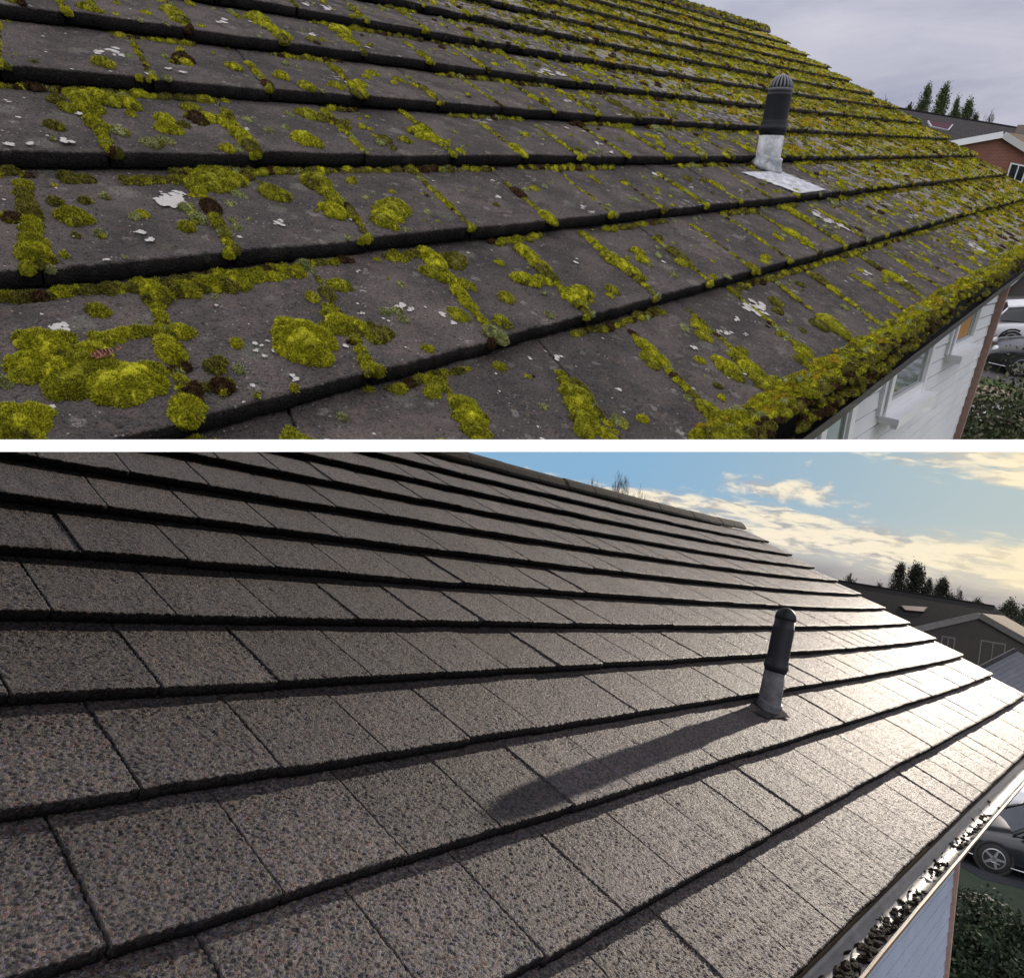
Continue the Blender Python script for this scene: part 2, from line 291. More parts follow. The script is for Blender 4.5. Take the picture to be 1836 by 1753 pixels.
class MB:                                           # collects solids into one mesh
    def __init__(s): s.v=[]; s.f=[]; s.uv=[]
    def add(s,v,f,uv=None):
        n=len(s.v); v=[np.asarray(a,float) for a in v]; s.v+=v; s.f+=[tuple(i+n for i in q) for q in f]; s.uv+=list(uv) if uv is not None else [V(0,0,0)]*len(v); return s
    def prism(s,poly,ext):                          # poly: 3D loop, ext: 3D vector
        n=len(poly); a=[np.asarray(p,float) for p in poly]; b=[p+ext for p in a]
        return s.add(a+b,[tuple(range(n))[::-1],tuple(range(n,2*n))]+[(i,(i+1)%n,n+(i+1)%n,n+i) for i in range(n)])
    def box(s,o,ax,ay,az): return s.prism([o,o+ax,o+ax+ay,o+ay],az)
    def tube(s,pts,rad,n=8,cap=True):
        pts=[np.asarray(p,float) for p in pts]; k=len(pts); vs=[]; rad=rad if hasattr(rad,'__len__') else [rad]*k
        for i,p in enumerate(pts):
            t=unit(pts[min(i+1,k-1)]-pts[max(i-1,0)]); a=np.cross(t,V(.3,.5,.81)); a=unit(a); b=np.cross(t,a)
            vs+=[p+rad[i]*(math.cos(2*math.pi*j/n)*a+math.sin(2*math.pi*j/n)*b) for j in range(n)]
        f=[(i*n+j,i*n+(j+1)%n,(i+1)*n+(j+1)%n,(i+1)*n+j) for i in range(k-1) for j in range(n)]
        if cap: f+=[tuple(range(n))[::-1],tuple(range((k-1)*n,k*n))]
        return s.add(vs,f)
    def lathe(s,base,axis,prof,n=24):               # prof: (radius, height)
        t=unit(axis); a=unit(np.cross(t,V(.3,.5,.81))); b=np.cross(t,a); vs=[]
        for r,h in prof: vs+=[base+t*h+r*(math.cos(2*math.pi*j/n)*a+math.sin(2*math.pi*j/n)*b) for j in range(n)]
        k=len(prof); f=[(i*n+j,i*n+(j+1)%n,(i+1)*n+(j+1)%n,(i+1)*n+j) for i in range(k-1) for j in range(n)]+[tuple(range(n))[::-1],tuple(range((k-1)*n,k*n))]
        return s.add(vs,f)
    def build(s,name,m,parent=None,smooth=False,cut=False,world=False,wuv=None):
        at={'wuv':np.array(wuv if wuv is not None else s.uv)} if (wuv is not None or any(u.any() for u in s.uv)) else None
        return mesh(name,s.v,s.f,m,parent,smooth,at,cut,world)
def hash2(i,j,sd): 
    n=(i.astype(np.int64)*374761393+j.astype(np.int64)*668265263+sd*1442695041)&0x7fffffff
    n=((n^(n>>13))*1274126177)&0x7fffffff; return ((n^(n>>16))&0xffff)/65535.
def vn(x,y,sd=0):
    i=np.floor(x);j=np.floor(y);a=x-i;b=y-j;a=a*a*(3-2*a);b=b*b*(3-2*b);i=i.astype(np.int64);j=j.astype(np.int64)
    return (hash2(i,j,sd)*(1-a)+hash2(i+1,j,sd)*a)*(1-b)+(hash2(i,j+1,sd)*(1-a)+hash2(i+1,j+1,sd)*a)*b
def sig(x): return 1/(1+np.exp(-x))
def coverA(u,v): return sig((u+1.25*(5-v)-9.5)/2.6)
TH=.038; THA=TH; THB=.044
# ---------------------------------------------------------------- a roof of interlocking flat tiles laid to half bond
def tiles(R,nm,m,parent,vmax=8,cut=False,amp=(.0020,.0012)):
    VV=[];FF=[];tint=[];cov=[];nose=[];n0=0; TH=THA if nm=='A' else THB
    rg=np.random.default_rng(3 if nm=='A' else 4)
    for v in range(-3,vmax+1):
        par=0. if v%2 else .5
        us=[x for x in np.arange(-12+par,R.U-.3,1.)]+[R.U]
        for k in range(len(us)-1):
            a,b=us[k],us[k+1]
            C=R.P([a,b,a,b,(a+b)/2],[v-1,v-1,v,v,v-.5]); px,py=proj(C); z=C[:,2]
            r=rg.random(6)
            if z.min()<.12: 
                if z.max()<.2: continue
            ok=(px>-420)&(px<2350)&(py>-420)&(py<2250)&(z>.12)
            if nm=='A': ok&=(py<1300)
            if not ok.any(): continue
            zz=max(z[4],.5); st=(.0026 if nm=='A' else .0022)*zz; nu=int(np.clip(W/st,4,130)); nv=int(np.clip(.36/st,4,150))
            gp=(.0045 if nm=='A' else .006)/W
            x=np.linspace(0,1,nu+1); y=np.linspace(-.1,1,nv+1); X,Y=np.meshgrid(x,y)
            uu=a+gp/2+(b-a-gp)*X; vv=v-1+Y
            tail=(vn(uu*40,Y*0+v*7.,5)-.5)*.008+(vn(uu*9,Y*0+v*3.,6)-.5)*.008+(r[0]-.5)*.022
            edge=np.clip((Y-.93)/.07,0,1); vv=vv+tail*edge
            # side edges slightly worn
            sd=(vn(vv*35,X*0+round(a*2),8)-.5)*.012; uu=uu+sd*(np.clip(1-X*nu,0,1)-0*X)-sd*np.clip(1-(1-X)*nu,0,1)
            mx,my=uu*W,vv*.38
            h=-TH*(1-Y)+(r[1]-.5)*.004+(X-.5)*(r[2]-.5)*.006+(Y-.5)*(r[3]-.5)*.003
            gc=.0046 if nm=='B' else .0045; gr=np.clip(vn(mx/gc,my/gc,2)-.35,0,1)*1.5; h=h+(vn(mx/.016,my/.016,1)-.5)*amp[1]+gr*amp[0]*np.clip(1.6-zz*.12,.5,1)+(vn(mx/.09,my/.09,3)-.5)*.003
            rnd=np.maximum(np.clip((Y-(1-.012))/.012,0,1),0)**2; h=h-rnd*.003
            P=R.P(uu,vv,h).reshape(-1,3); I=np.arange((nu+1)*(nv+1)).reshape(nv+1,nu+1)
            q=np.stack([I[:-1,:-1],I[1:,:-1],I[1:,1:],I[:-1,1:]],-1).reshape(-1,4)
            ring=np.concatenate([I[0,:-1],I[:-1,-1],I[-1,::-1][:-1],I[::-1,0][:-1]]); nr=len(ring)
            P2=P[ring]-R.n*(TH*.72); base=len(P); j=np.arange(nr); j2=(j+1)%nr
            q2=np.stack([ring[j],ring[j2],base+j2,base+j],-1)
            # underside
            P=np.concatenate([P,P2]); F=np.concatenate([q,q2])+n0
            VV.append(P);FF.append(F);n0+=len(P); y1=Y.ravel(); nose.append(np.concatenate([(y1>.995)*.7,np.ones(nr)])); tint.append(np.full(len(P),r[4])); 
            cv=np.concatenate([coverA(uu,vv).ravel(),coverA(uu,vv).ravel()[ring]]); cov.append(cv)
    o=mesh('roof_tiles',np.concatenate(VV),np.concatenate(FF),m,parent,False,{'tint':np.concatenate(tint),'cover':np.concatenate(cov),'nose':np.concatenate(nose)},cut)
    return o
def roof_body(R,parent,cut=False,u0=-9):
    us=np.linspace(u0,R.U-.12,40); vs=np.linspace(-4.3,8,14); U_,V_=np.meshgrid(us,vs)
    ok=R.P(u0,8)[...,2]
    T=R.P(U_,V_,-TH-.040); Bo=R.P(U_,V_,-TH-.15); n,mn=V_.shape; I=np.arange(n*mn).reshape(n,mn)
    q=np.stack([I[:-1,:-1],I[1:,:-1],I[1:,1:],I[:-1,1:]],-1).reshape(-1,4)
    ring=np.concatenate([I[0,:-1],I[:-1,-1],I[-1,::-1][:-1],I[::-1,0][:-1]]); j2=np.roll(ring,-1)
    F=np.concatenate([q,q[:,::-1]+n*mn,np.stack([ring,j2,j2+n*mn,ring+n*mn],-1)])
    return mesh('roof_deck',np.concatenate([T.reshape(-1,3),Bo.reshape(-1,3)]),F,MT['under'],parent,False,None,cut)
# ---------------------------------------------------------------- houses
EA=A.P(6.,8.); EB=B.P(6.,8.)
houseA=empty('mossy_house',A.P(13.,8.)-A.up*5.4,'house with concrete tiled roof overgrown with green moss and a white boarded wall','house')
houseB=empty('clean_house',B.P(13.,8.)-B.up*5.0,'house with clean dark tiled roof lit by low sun, long pipe shadow across its tiles','house')
tA=tiles(A,'A',MT['tileA'],houseA,cut=True); roof_body(A,houseA,cut=True)
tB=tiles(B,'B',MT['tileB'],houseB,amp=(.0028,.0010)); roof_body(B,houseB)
def ridge(R,nm,m,parent):
    mb=MB(); L=1.45; u=-6+.4
    rg=np.random.default_rng(9); out=[]
    while u<R.U+.1:
        b=min(u+L-.03,R.U+.12)
        if b-u<.3: break
        dz=(rg.random()-.5)*.008
        pr=[(-3.97,-.014),(-4.0,.006),(-4.14,.032),(-4.30,.042),(-4.44,.02),(-4.56,-.05),(-4.5,-.10),(-4.3,-.03),(-4.05,-.034)]
        k=5; vs=[]; uu=np.linspace(u,b,k)
        for x in uu: vs+=[R.P(x,a,h+dz) for a,h in pr]
        n=len(pr); f=[(i*n+j,i*n+(j+1)%n,(i+1)*n+(j+1)%n,(i+1)*n+j) for i in range(k-1) for j in range(n)]+[tuple(range(n)),tuple(range((k-1)*n,k*n))[::-1]]
        mb.add(vs,f); u+=L
    o=mb.build('ridge_tiles',m,parent); return o
ridge(A,'A',MT['tileA'],houseA); ridge(B,'B',simple('ridge_concrete',(.085,.078,.068),.95,.25,14,.8,.006,spec=.1),houseB)
# vent pipes -------------------------------------------------------
def vent(R,px,parent,H,rp,ms,slots,lean=0.):
    u,v=R.inv(*px); base=R.P(u,v,-.02); up=unit(R.up+R.e1*lean)
    vp=empty('vent_pipe',base); vp.parent=parent; vp.location=Vector(w(base)-wloc(parent))
    hs=H*.37
    k=MB().lathe(base-up*.02,up,[(rp*1.12,0),(rp*1.10,.03),(rp*1.02,hs*.5),(rp*1.0,hs+.01)],28); k.build('sleeve',ms,vp,True)
    q=[(rp*.98,hs-.01),(rp*1.05,hs+.005),(rp*1.13,hs+.012),(rp*1.13,hs+.028),(rp*1.06,hs+.032),(rp*1.08,hs+.045),(rp*1.02,hs+.052),(rp*1.0,hs+.06),(rp*1.0,H*.78),(rp*1.0,H*.79),(rp*1.0,H*.80),(rp*.95,H*.805),(rp*.95,H-.065)]
    MB().lathe(base,up,q,28).build('pipe',MT['blk'],vp,True)
    if slots:
        MB().lathe(base,up,[(rp*.95,H-.066),(rp*.98,H-.062),(rp*.98,H-.052),(rp*.6,H-.048)],28).build('cowl_rim',simple('grey_cowl',(.10,.10,.115),.5,.1,20,0),vp,True)
        mb=MB(); t=up; a=unit(np.cross(t,V(.3,.5,.81))); b=np.cross(t,a); nr=18; c=base+up*(H-.055)
        for i in range(nr):
            an=2*math.pi*i/nr; d_=math.cos(an)*a+math.sin(an)*b
            mb.tube([c+rp*.90*(math.cos(e)*d_)+t*(math.sin(e)*.058) for e in np.linspace(0,1.38,7)],[.0050,.0050,.0048,.0042,.0036,.003,.0025],6)
        mb.lathe(c+t*.054,t,[(rp*.26,0),(rp*.2,.006),(.004,.009)],14)
        mb.build('cowl_cage',simple('grey_cowl_ribs',(.16,.16,.18),.5,.1,20,0),vp,True)
        MB().lathe(c,t,[(rp*.78,0),(rp*.66,.02),(rp*.3,.035)],16).build('cowl_inside',MT['under'],vp,True)
    else:
        pr=[(rp*.95,H-.066)]+[(rp*.99*math.cos(e),H-.055+.055*math.sin(e)) for e in np.linspace(0,1.5,9)]
        MB().lathe(base,up,pr,28).build('round_cowl',MT['blk'],vp,True)
    return vp,base,up,u,v
vpA,bA,uA,ua_,va_=vent(A,(1378,290),houseA,.385,.0585,MT['sleeve'],True,.045)
vpB,bB,uB,ub_,vb_=vent(B,(1381,1262),houseB,.52,.054,MT['leadB'],False,.10)
def apron(R,px4,m,vp,h0=.004,wob=.003,lipr=.085,base=None,up=None,name='flashing'):
    cs=[R.inv(*p) for p in px4]; n=14; V_=[];  rg=np.random.default_rng(2)
    for i in range(n+1):
        for j in range(n+1):
            a,b=i/n,j/n
            u=(1-a)*((1-b)*cs[0][0]+b*cs[3][0])+a*((1-b)*cs[1][0]+b*cs[2][0]); v=(1-a)*((1-b)*cs[0][1]+b*cs[3][1])+a*((1-b)*cs[1][1]+b*cs[2][1])
            vr=math.ceil(v-1e-6); h=-TH*(vr-v)+h0+ (rg.random()-.5)*wob*.5+.0015*math.sin(a*40); V_.append(R.P(u,v,h))
    I=np.arange((n+1)**2).reshape(n+1,n+1); q=np.stack([I[:-1,:-1],I[1:,:-1],I[1:,1:],I[:-1,1:]],-1).reshape(-1,4)
    T=np.array(V_); N_=len(T); ring=np.concatenate([I[0,:-1],I[:-1,-1],I[-1,::-1][:-1],I[::-1,0][:-1]]); j2=np.roll(ring,-1)
    F=np.concatenate([q,q[:,::-1]+N_,np.stack([ring,j2,j2+N_,ring+N_],-1)])
    mesh(name,np.concatenate([T,T-R.n*.003]),F,m,vp,False)
# apron of lead lying on the course under the pipe, and the dressed collar round its foot
apron(A,[(1334,300),(1433,349),(1481,342),(1405,300)],MT['lead'],vpA,.006)
MB().lathe(bA-A.n*.01,A.n*.75+A.up*.25,[(.088,0),(.084,.014),(.072,.026),(.065,.045),(.063,.06)],24).build('collar',MT['lead'],vpA,True)
apron(B,[(1354,1269),(1378,1283),(1418,1283),(1404,1264)],simple('dull_dark_lead',(.035,.034,.034),.95,.3,20,.6,.004,spec=.05),vpB,.006)
MB().lathe(bB-B.n*.01,B.n*.75+B.up*.25,[(.070,0),(.068,.012),(.064,.02),(.061,.035),(.060,.05)],24).build('collar',MT['leadB'],vpB,True)
# ---------------------------------------------------------------- eave gutters and walls
def sweep(R,prof,u0,u1,k,name,m,parent,cut=False,smooth=False,closed=True,wob=0.):
    us=np.linspace(u0,u1,k); n=len(prof); vs=[]; rg=np.random.default_rng(1)
    for x in us:
        b=R.P(x,8.)+R.up*(rg.random()-.5)*wob
        vs+=[b+R.m*a+R.up*c for a,c in prof]
    f=[(i*n+j,i*n+(j+1)%n,(i+1)*n+(j+1)%n,(i+1)*n+j) for i in range(k-1) for j in range(n if closed else n-1)]
    f+=[tuple(range(n)),tuple(range((k-1)*n,k*n))[::-1]]
    return mesh(name,vs,f,m,parent,smooth,None,cut)
def halfround(cx,cz,r,t=.003,k=9):
    o=[(cx+r*math.cos(a),cz+r*math.sin(a)) for a in np.linspace(math.pi,2*math.pi,k)]
    return o+[(cx+(r-t)*math.cos(a),cz+(r-t)*math.sin(a)) for a in np.linspace(2*math.pi,math.pi,k)]
sweep(A,halfround(.050,-.046,.074),-2,26,60,'gutter',MT['gut'],houseA,True,False,True,.004)
sweep(A,[(-.03,-.05),(-.015,-.05),(-.015,-.22),(-.03,-.22)],-2,26,30,'fascia',MT['gut'],houseA,True)
gB=sweep(B,halfround(.044,-.034,.048),-1,27,60,'gutter',MT['wet'],houseB,False,True,True,.003)
sweep(B,[(.092,-.034),(.098,-.034),(.098,-.046),(.092,-.046)],-1,27,60,'gutter_lip',MT['copper'],houseB,False,False,True,.003)
sweep(B,[(-.03,-.04),(-.02,-.04),(-.02,-.20),(-.03,-.20)],-1,27,30,'fascia',MT['copper'],houseB)
# wall of the mossy house: a, b = metres along and up from the eye, o = metres proud of the wall face
hA=unit(np.cross(A.up,A.m)); hA*=np.sign(hA@A.e1); mA0=A.m@EA-.05
H1=hA-.125*A.up; U1=A.up-.30*hA
def wa(a,b,o=0.): return A.m*(mA0+o)+H1*a+U1*b
def wa_px(x,y,o=0.):
    r=ray(x,y); lam=(mA0+o)/(A.m@r); P=lam*r; ha,hb=hA@P,A.up@P
    # P = ha*hA+hb*up = a*H1+b*U1 : ha=a-.3b ; hb=-.125a+b
    b=(hb+.125*ha)/(1-.0375); return ha+.3*b,b
def wbox(mb,a0,a1,b0,b1,o0,o1): mb.prism([wa(a0,b0,o0),wa(a1,b0,o0),wa(a1,b1,o0),wa(a0,b1,o0)],A.m*(o1-o0)); return mb
aC,bC=wa_px(1795,500); 
CAP[0]=True; wl=MB(); pitch=.085; bt=.35
b=bt
while b>-5.2:
    x0,x1=.2,aC+.02
    pr=[(0,0),(0,-pitch+.010),(.018,-pitch+.012),(.013,0)]
    lp=[wa(x0,b+q,o) for o,q in pr]; rp_=[wa(x1,b+q,o) for o,q in pr]
    wl.add(lp+rp_,[(0,1,2,3),(7,6,5,4)]+[(i,(i+1)%4,4+(i+1)%4,4+i) for i in range(4)]); b-=pitch
wl.build('wall_cladding',MT['clad'],houseA,cut=True); wl=MB()
wl.prism([wa(.2,.4,-.2),wa(aC,.4,-.2),wa(aC,-5.2,-.2),wa(.2,-5.2,-.2)],A.m*.199)
wl.build('wall',simple('grey_wall_groove',(.20,.20,.22),.9),houseA,cut=True)
t_=MB(); wbox(t_,aC+.022,aC+.085,-5.2,.5,-.21,.06); t_.build('corner_trim',MT['trim'],houseA,cut=True)
def window(pLB,pLT,pRT,pRB,sill=None,amber_panel=False,mat_=None,dx=0):
    c=[wa_px(*p) for p in (pLB,pLT,pRT,pRB)]; a0=(c[0][0]+c[1][0])/2; a1=(c[2][0]+c[3][0])/2; b0=(c[0][1]+c[3][1])/2; b1=max(c[1][1],c[2][1])+.35
    wn=empty('window',wa((a0+a1)/2,b0)); wn.parent=houseA; wn.location=Vector(w(wa((a0+a1)/2,b0))-wloc(houseA))
    f=.055; mb=MB()
    wbox(mb,a0-f,a0,b0-f,b1+f,-.02,.04); wbox(mb,a1,a1+f,b0-f,b1+f,-.02,.04); wbox(mb,a0+.001,a1-.001,b0-f,b0,-.018,.038); wbox(mb,a0+.001,a1-.001,b1,b1+f,-.018,.038)
    wbox(mb,a0+.001,a0+.02,b0+.001,b1-.001,.0,.030); wbox(mb,a1-.022,a1-.001,b0+.001,b1-.001,.0,.030)
    mb.build('frame',MT['upvc'],wn,cut=True)
    g=MB(); wbox(g,a0+.021,a1-.023,b0+.0,b1,.018,.024); g.build('pane',mat_ or MT['glassG'],wn,cut=True)
    s=MB(); wbox(s,a0-.07,a1+.09,b0-f-.035,b0-f-.002,.0,.095); wbox(s,a0-.07,a1+.09,b0-f-.048,b0-f-.036,.07,.093); s.build('sill',MT['upvc'],wn,cut=True)
    # upright white reveal strip beside the frame
    s=MB(); wbox(s,a1+f+.004,a1+f+.05,b0-f-.001,b1+f,.0,.030); s.build('side_board',MT['upvc'],wn,cut=True); s=MB(); wbox(s,a0-f-.05,a0-f-.004,b0-f-.001,b1+f,.0,.030); s.build('side_board',MT['upvc'],wn,cut=True)
    if amber_panel:
        g=MB(); wbox(g,a0+.06,a0+.06+(a1-a0)*.55,b0+.02,b0+.30,.026,.032); g.build('amber_panel',MT['amber'],wn,cut=True)  # amber panel laid over part of the pane
    return a0,a1,b0,b1
window((1440,880),(1462,770),(1512,716),(1492,800))
window((1577,712),(1595,652),(1656,620),(1641,686))
window((1700,612),(1712,560),(1748,535),(1735,600),amber_panel=True)
CAP[0]=False
# wall of the clean house
hB=unit(np.cross(B.up,B.m)); hB*=np.sign(hB@B.e1); mB0=B.m@EB-.012
def wb(a,b,o=0.): return B.m*(mB0+o)+(hB)*a+(B.up-.22*hB)*(b+1.3)-B.up*1.3
wl=MB(); b=-1.10; aD=3.98
while b>-5.9:
    pr=[(0,0),(0,-.063),(.010,-.061),(.007,0)]
    lp=[wb(.2,b+q,o) for o,q in pr]; rp_=[wb(aD,b+q,o) for o,q in pr]
    wl.add(lp+rp_,[(0,1,2,3),(7,6,5,4)]+[(i,(i+1)%4,4+(i+1)%4,4+i) for i in range(4)]); b-=.075
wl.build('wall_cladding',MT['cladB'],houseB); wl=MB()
wl.prism([wb(.2,-1.1,-.2),wb(aD,-1.1,-.2),wb(aD,-5.9,-.2),wb(.2,-5.9,-.2)],B.m*.199)
wl.build('wall',simple('shade_tinted_groove',(.16,.19,.25),.9),houseB)  # same painted shade tint as the boards in front
t_=MB(); t_.prism([wb(aD+.003,-1.16,-.2),wb(aD+.028,-1.16,-.2),wb(aD+.028,-5.9,-.2),wb(aD+.003,-5.9,-.2)],B.m*.225); t_.build('corner_trim',MT['trim'],houseB)
# ---------------------------------------------------------------- moss
def ico(n):
    t=(1+5**.5)/2; v=[(-1,t,0),(1,t,0),(-1,-t,0),(1,-t,0),(0,-1,t),(0,1,t),(0,-1,-t),(0,1,-t),(t,0,-1),(t,0,1),(-t,0,-1),(-t,0,1)]
    f=[(0,11,5),(0,5,1),(0,1,7),(0,7,10),(0,10,11),(1,5,9),(5,11,4),(11,10,2),(10,7,6),(7,1,8),(3,9,4),(3,4,2),(3,2,6),(3,6,8),(3,8,9),(4,9,5),(2,4,11),(6,2,10),(8,6,7),(9,8,1)]
    v=[unit(x) for x in v]
    for _ in range(n):
        c={}; nf=[]
        def mid(a,b):
            k=(min(a,b),max(a,b))
            if k not in c: c[k]=len(v); v.append(unit(v[a]+v[b]))
            return c[k]
        for a,b,d in f: x,y,z=mid(a,b),mid(b,d),mid(d,a); nf+=[(a,x,z),(b,y,x),(d,z,y),(x,y,z)]
        f=nf
    v=np.array(v); f=np.array(f); keep=v[f].mean(1)[:,2]>-.35; f=f[keep]; idx=np.unique(f); mp=-np.ones(len(v),int); mp[idx]=np.arange(len(idx))
    return v[idx],mp[f]
ICO=[ico(1),ico(2),ico(3)]
MC=np.array([(.40,.385,.022),(.145,.135,.028),(.060,.034,.018),(.28,.30,.13),(.40,.28,.022),(.27,.265,.022)])
class Moss:
    def __init__(s): s.b=[]; s.cx=[]
    def add(s,C,ex,ey,ez,rx,ry,rz,c): s.b.append(np.concatenate([C,ex*rx,ey*ry,ez*rz])); s.cx.append(MC[c]*(.8+.4*random.random()) if np.isscalar(c) else c)
    def build(s,name,seed=0,blades=1.,parent=None):
        if not s.b: return None
        Bm=np.array(s.b); Cc=np.array(s.cx); rg=np.random.default_rng(seed)
        C=Bm[:,:3]; EX=Bm[:,3:6]; EY=Bm[:,6:9]; EZ=Bm[:,9:12]; z=np.maximum(C[:,2],.3)
        px,py=proj(C); vis=(px>-150)&(px<2000)&(py>-120)&(py<850)&(C[:,2]>.2)
        rp=np.linalg.norm(EX,axis=1)/z*FP*.5577      # radius in final pixels
        lv=np.where(rp>9,2,np.where(rp>2.2,1,0)); lv[~vis]=0
        VV=[];FF=[];CV=[];n0=0
        for L in range(3):
            ii=np.where(lv==L)[0]
            if len(ii)==0: continue
            T,F=ICO[L]; nt=len(T)
            nz=1+.34*(np.array([vn(T[:,0]*2.6+17.3*k,T[:,1]*2.6+T[:,2]*2.1+5.1*k,11) for k in range(8)])-.5)+.16*(np.array([vn(T[:,0]*7+7.3*k,T[:,1]*7+T[:,2]*6+3.1*k,12) for k in range(8)])-.5)
            var=rg.integers(0,8,len(ii)); Tn=T[None]*nz[var][:,:,None]
            P=C[ii][:,None]+Tn[:,:,0:1]*EX[ii][:,None]+Tn[:,:,1:2]*EY[ii][:,None]+Tn[:,:,2:3]*EZ[ii][:,None]
            VV.append(P.reshape(-1,3)); FF.append((F[None]+np.arange(len(ii))[:,None,None]*nt).reshape(-1,3)+n0); n0+=len(ii)*nt
            cc=Cc[ii][:,None]*(.75+.5*rg.random((len(ii),nt,1))); CV.append(cc.reshape(-1,3))
        # leafy shoots standing out of the cushions
        ar=np.pi*rp**2*np.linalg.norm(EY,axis=1)/np.maximum(np.linalg.norm(EX,axis=1),1e-5)
        nb=np.where(vis&(rp>1.3),np.minimum(ar*2.0*blades,3500),0).astype(int)
        idx=np.repeat(np.arange(len(Bm)),nb); K=len(idx)
        if K:
            d=rg.normal(size=(K,3)); d[:,2]=np.abs(d[:,2])*1.2; d/=np.linalg.norm(d,axis=1)[:,None]
            k8=rg.integers(0,8,K); rr=.93+.1*rg.random(K)
            p0=C[idx]+(d[:,0:1]*EX[idx]+d[:,1:2]*EY[idx]+d[:,2:3]*EZ[idx])*rr[:,None]
            nrm=d[:,0:1]*EX[idx]/(EX[idx]**2).sum(1)[:,None]+d[:,1:2]*EY[idx]/(EY[idx]**2).sum(1)[:,None]+d[:,2:3]*EZ[idx]/(EZ[idx]**2).sum(1)[:,None]
            nrm/=np.linalg.norm(nrm,axis=1)[:,None]; dr=nrm+rg.normal(size=(K,3))*.55; dr/=np.linalg.norm(dr,axis=1)[:,None]
            ln=np.maximum(.0038,z[idx]*.0018)*(.6+.9*rg.random(K)); wd=np.maximum(.0009,z[idx]*.0006)*(.7+.6*rg.random(K))
            sd=np.cross(dr,rg.normal(size=(K,3))); sd/=np.linalg.norm(sd,axis=1)[:,None]
            tp=p0+dr*ln[:,None]; T3=np.stack([p0-sd*wd[:,None],p0+sd*wd[:,None],tp+sd*wd[:,None]*.25],1)
            VV.append(T3.reshape(-1,3)); FF.append(np.arange(3*K).reshape(-1,3)+n0); n0+=3*K
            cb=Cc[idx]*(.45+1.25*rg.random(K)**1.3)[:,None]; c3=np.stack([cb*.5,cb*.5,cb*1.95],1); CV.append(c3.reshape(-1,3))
        X=np.concatenate(VV); F=np.concatenate(FF); Cv=np.concatenate(CV)
        yy=proj(X)[1]; keep=(yy[F]<800).all(1)&(X[F][:,:,2]>.1).all(1); F=F[keep]
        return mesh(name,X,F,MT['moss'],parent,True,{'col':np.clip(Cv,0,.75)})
def surf(u,v,lift=0.): vr=np.ceil(v-1e-6); return A.P(u,v,-TH*(vr-v)+lift)
def off(u,v,dx,dy):          # shift by dx, dy metres along the course and down the slope
    dv=dy/(A.g*W); return u+dx/W-A.s*dv, v+dv
def put(ms,u,v,rx,ry,rz,c,rot=0.):
    C=surf(u,v,rz*.05)
    if 7.0<u<10.0 and 5.0<v<6.0:
        qx,qy=proj(C)
        if 1330<qx<1486 and abs(qy-(300+(qx-1334)*.40))<30 and qy<352: return
    ca,sa=math.cos(rot),math.sin(rot); ex=A.e1*ca+A.d*sa; ey=-A.e1*sa+A.d*ca; ms.add(C,ex,ey,A.n,rx,ry,rz,c)
def pput(ms,x,y,r,c=0,k=1.3,hh=.5):
    u,v=A.inv(x,y); z=A.P(u,v)[2]; rm=r*z/FP; put(ms,u,v,rm*.88,rm*k*.88,rm*hh*.8+.003,c,random.uniform(-.3,.3))
    for _ in range(9):       # small lobes make the outline uneven
        a=random.uniform(0,6.28); u2,v2=off(u,v,math.cos(a)*rm*.8,math.sin(a)*rm*.8*k); q=random.uniform(.18,.38); put(ms,u2,v2,rm*q,rm*q*k,rm*(hh*.35+q*.3)+.002,c if rnd()<.7 else random.choice([0,5,5,1]))
ST=Moss(); rnd=random.random
def pick(cov): 
    r=rnd()
    if cov>.5: return 4 if r<.17 else (2 if r<.25 else (0 if r<.42 else (5 if r<.66 else (3 if r<.74 else 1))))
    return 0 if r<.42 else (5 if r<.68 else (1 if r<.84 else (2 if r<.92 else 3)))
def visible(u,v,mx=60):
    X=A.P(u,v); x,y=proj(X); return X[2]>.3 and -mx<x<1836+mx and -40<y<800
JOINTS=0
for v in range(-3,9):
    par=0. if v%2 else .5
    for uj in np.arange(-8+par,A.U-.2,1.):
        if not (visible(uj,v) or visible(uj,v-.6)): continue
        far=A.P(uj,v-.5)[2]; cv=float(coverA(uj,v-.5)); w0=.0032+.0026*rnd()
        step=.010*max(1,far/2.2)/.38
        y=.04+(.0 if rnd()<.6 else .35*rnd()); fat=0; dens=random.choice([.95,.9,.75,.5])
        while y<1.0:
            if rnd()<dens:
                if rnd()<.05: fat=random.randint(2,5); fc=pick(cv)
                rr=w0*(1.+1.1*vn(np.array([uj*3.1]),np.array([y*5.+v]),4)[0]); c=fc if fat>0 else pick(cv*.8)
                if fat>0: rr*=2.1; fat-=1
                put(ST,*off(uj,v-1+y,random.gauss(0,.0025),0),rr,rr*1.5+.003,rr*.75,c,random.uniform(-.3,.3))
            y+=step*(.8+.5*rnd())
        if rnd()<.85:                                # tuft hanging over the nose
            for _ in range(2): 
                C=A.P(uj+random.gauss(0,.03),v+.01,-.008*rnd()); r_=.006+.006*rnd(); ST.add(C,A.e1,A.d,A.n,r_,r_*.8,r_*1.3,pick(cv))
for v in range(-4,8):                                # moss in the angle under each course's nose
    u=-8.
    while u<A.U:
        far=max(A.P(u,v)[2],.4)
        if visible(u,v+.1):
            cv=float(coverA(u,v)); d=vn(np.array([u*1.3+v*9]),np.array([v*3.]),21)[0]+.45*cv
            if d>.50:
                r_=(.005+.008*rnd())*(.6+d*.7); c=random.choice([1,1,5,1,2]) if rnd()<.6 else pick(cv)
                put(ST,u,v+.03+.045*rnd(),r_*1.3,r_,r_*.8,c)
        u+=.045*max(1,far/2.4)*(.6+.8*rnd())
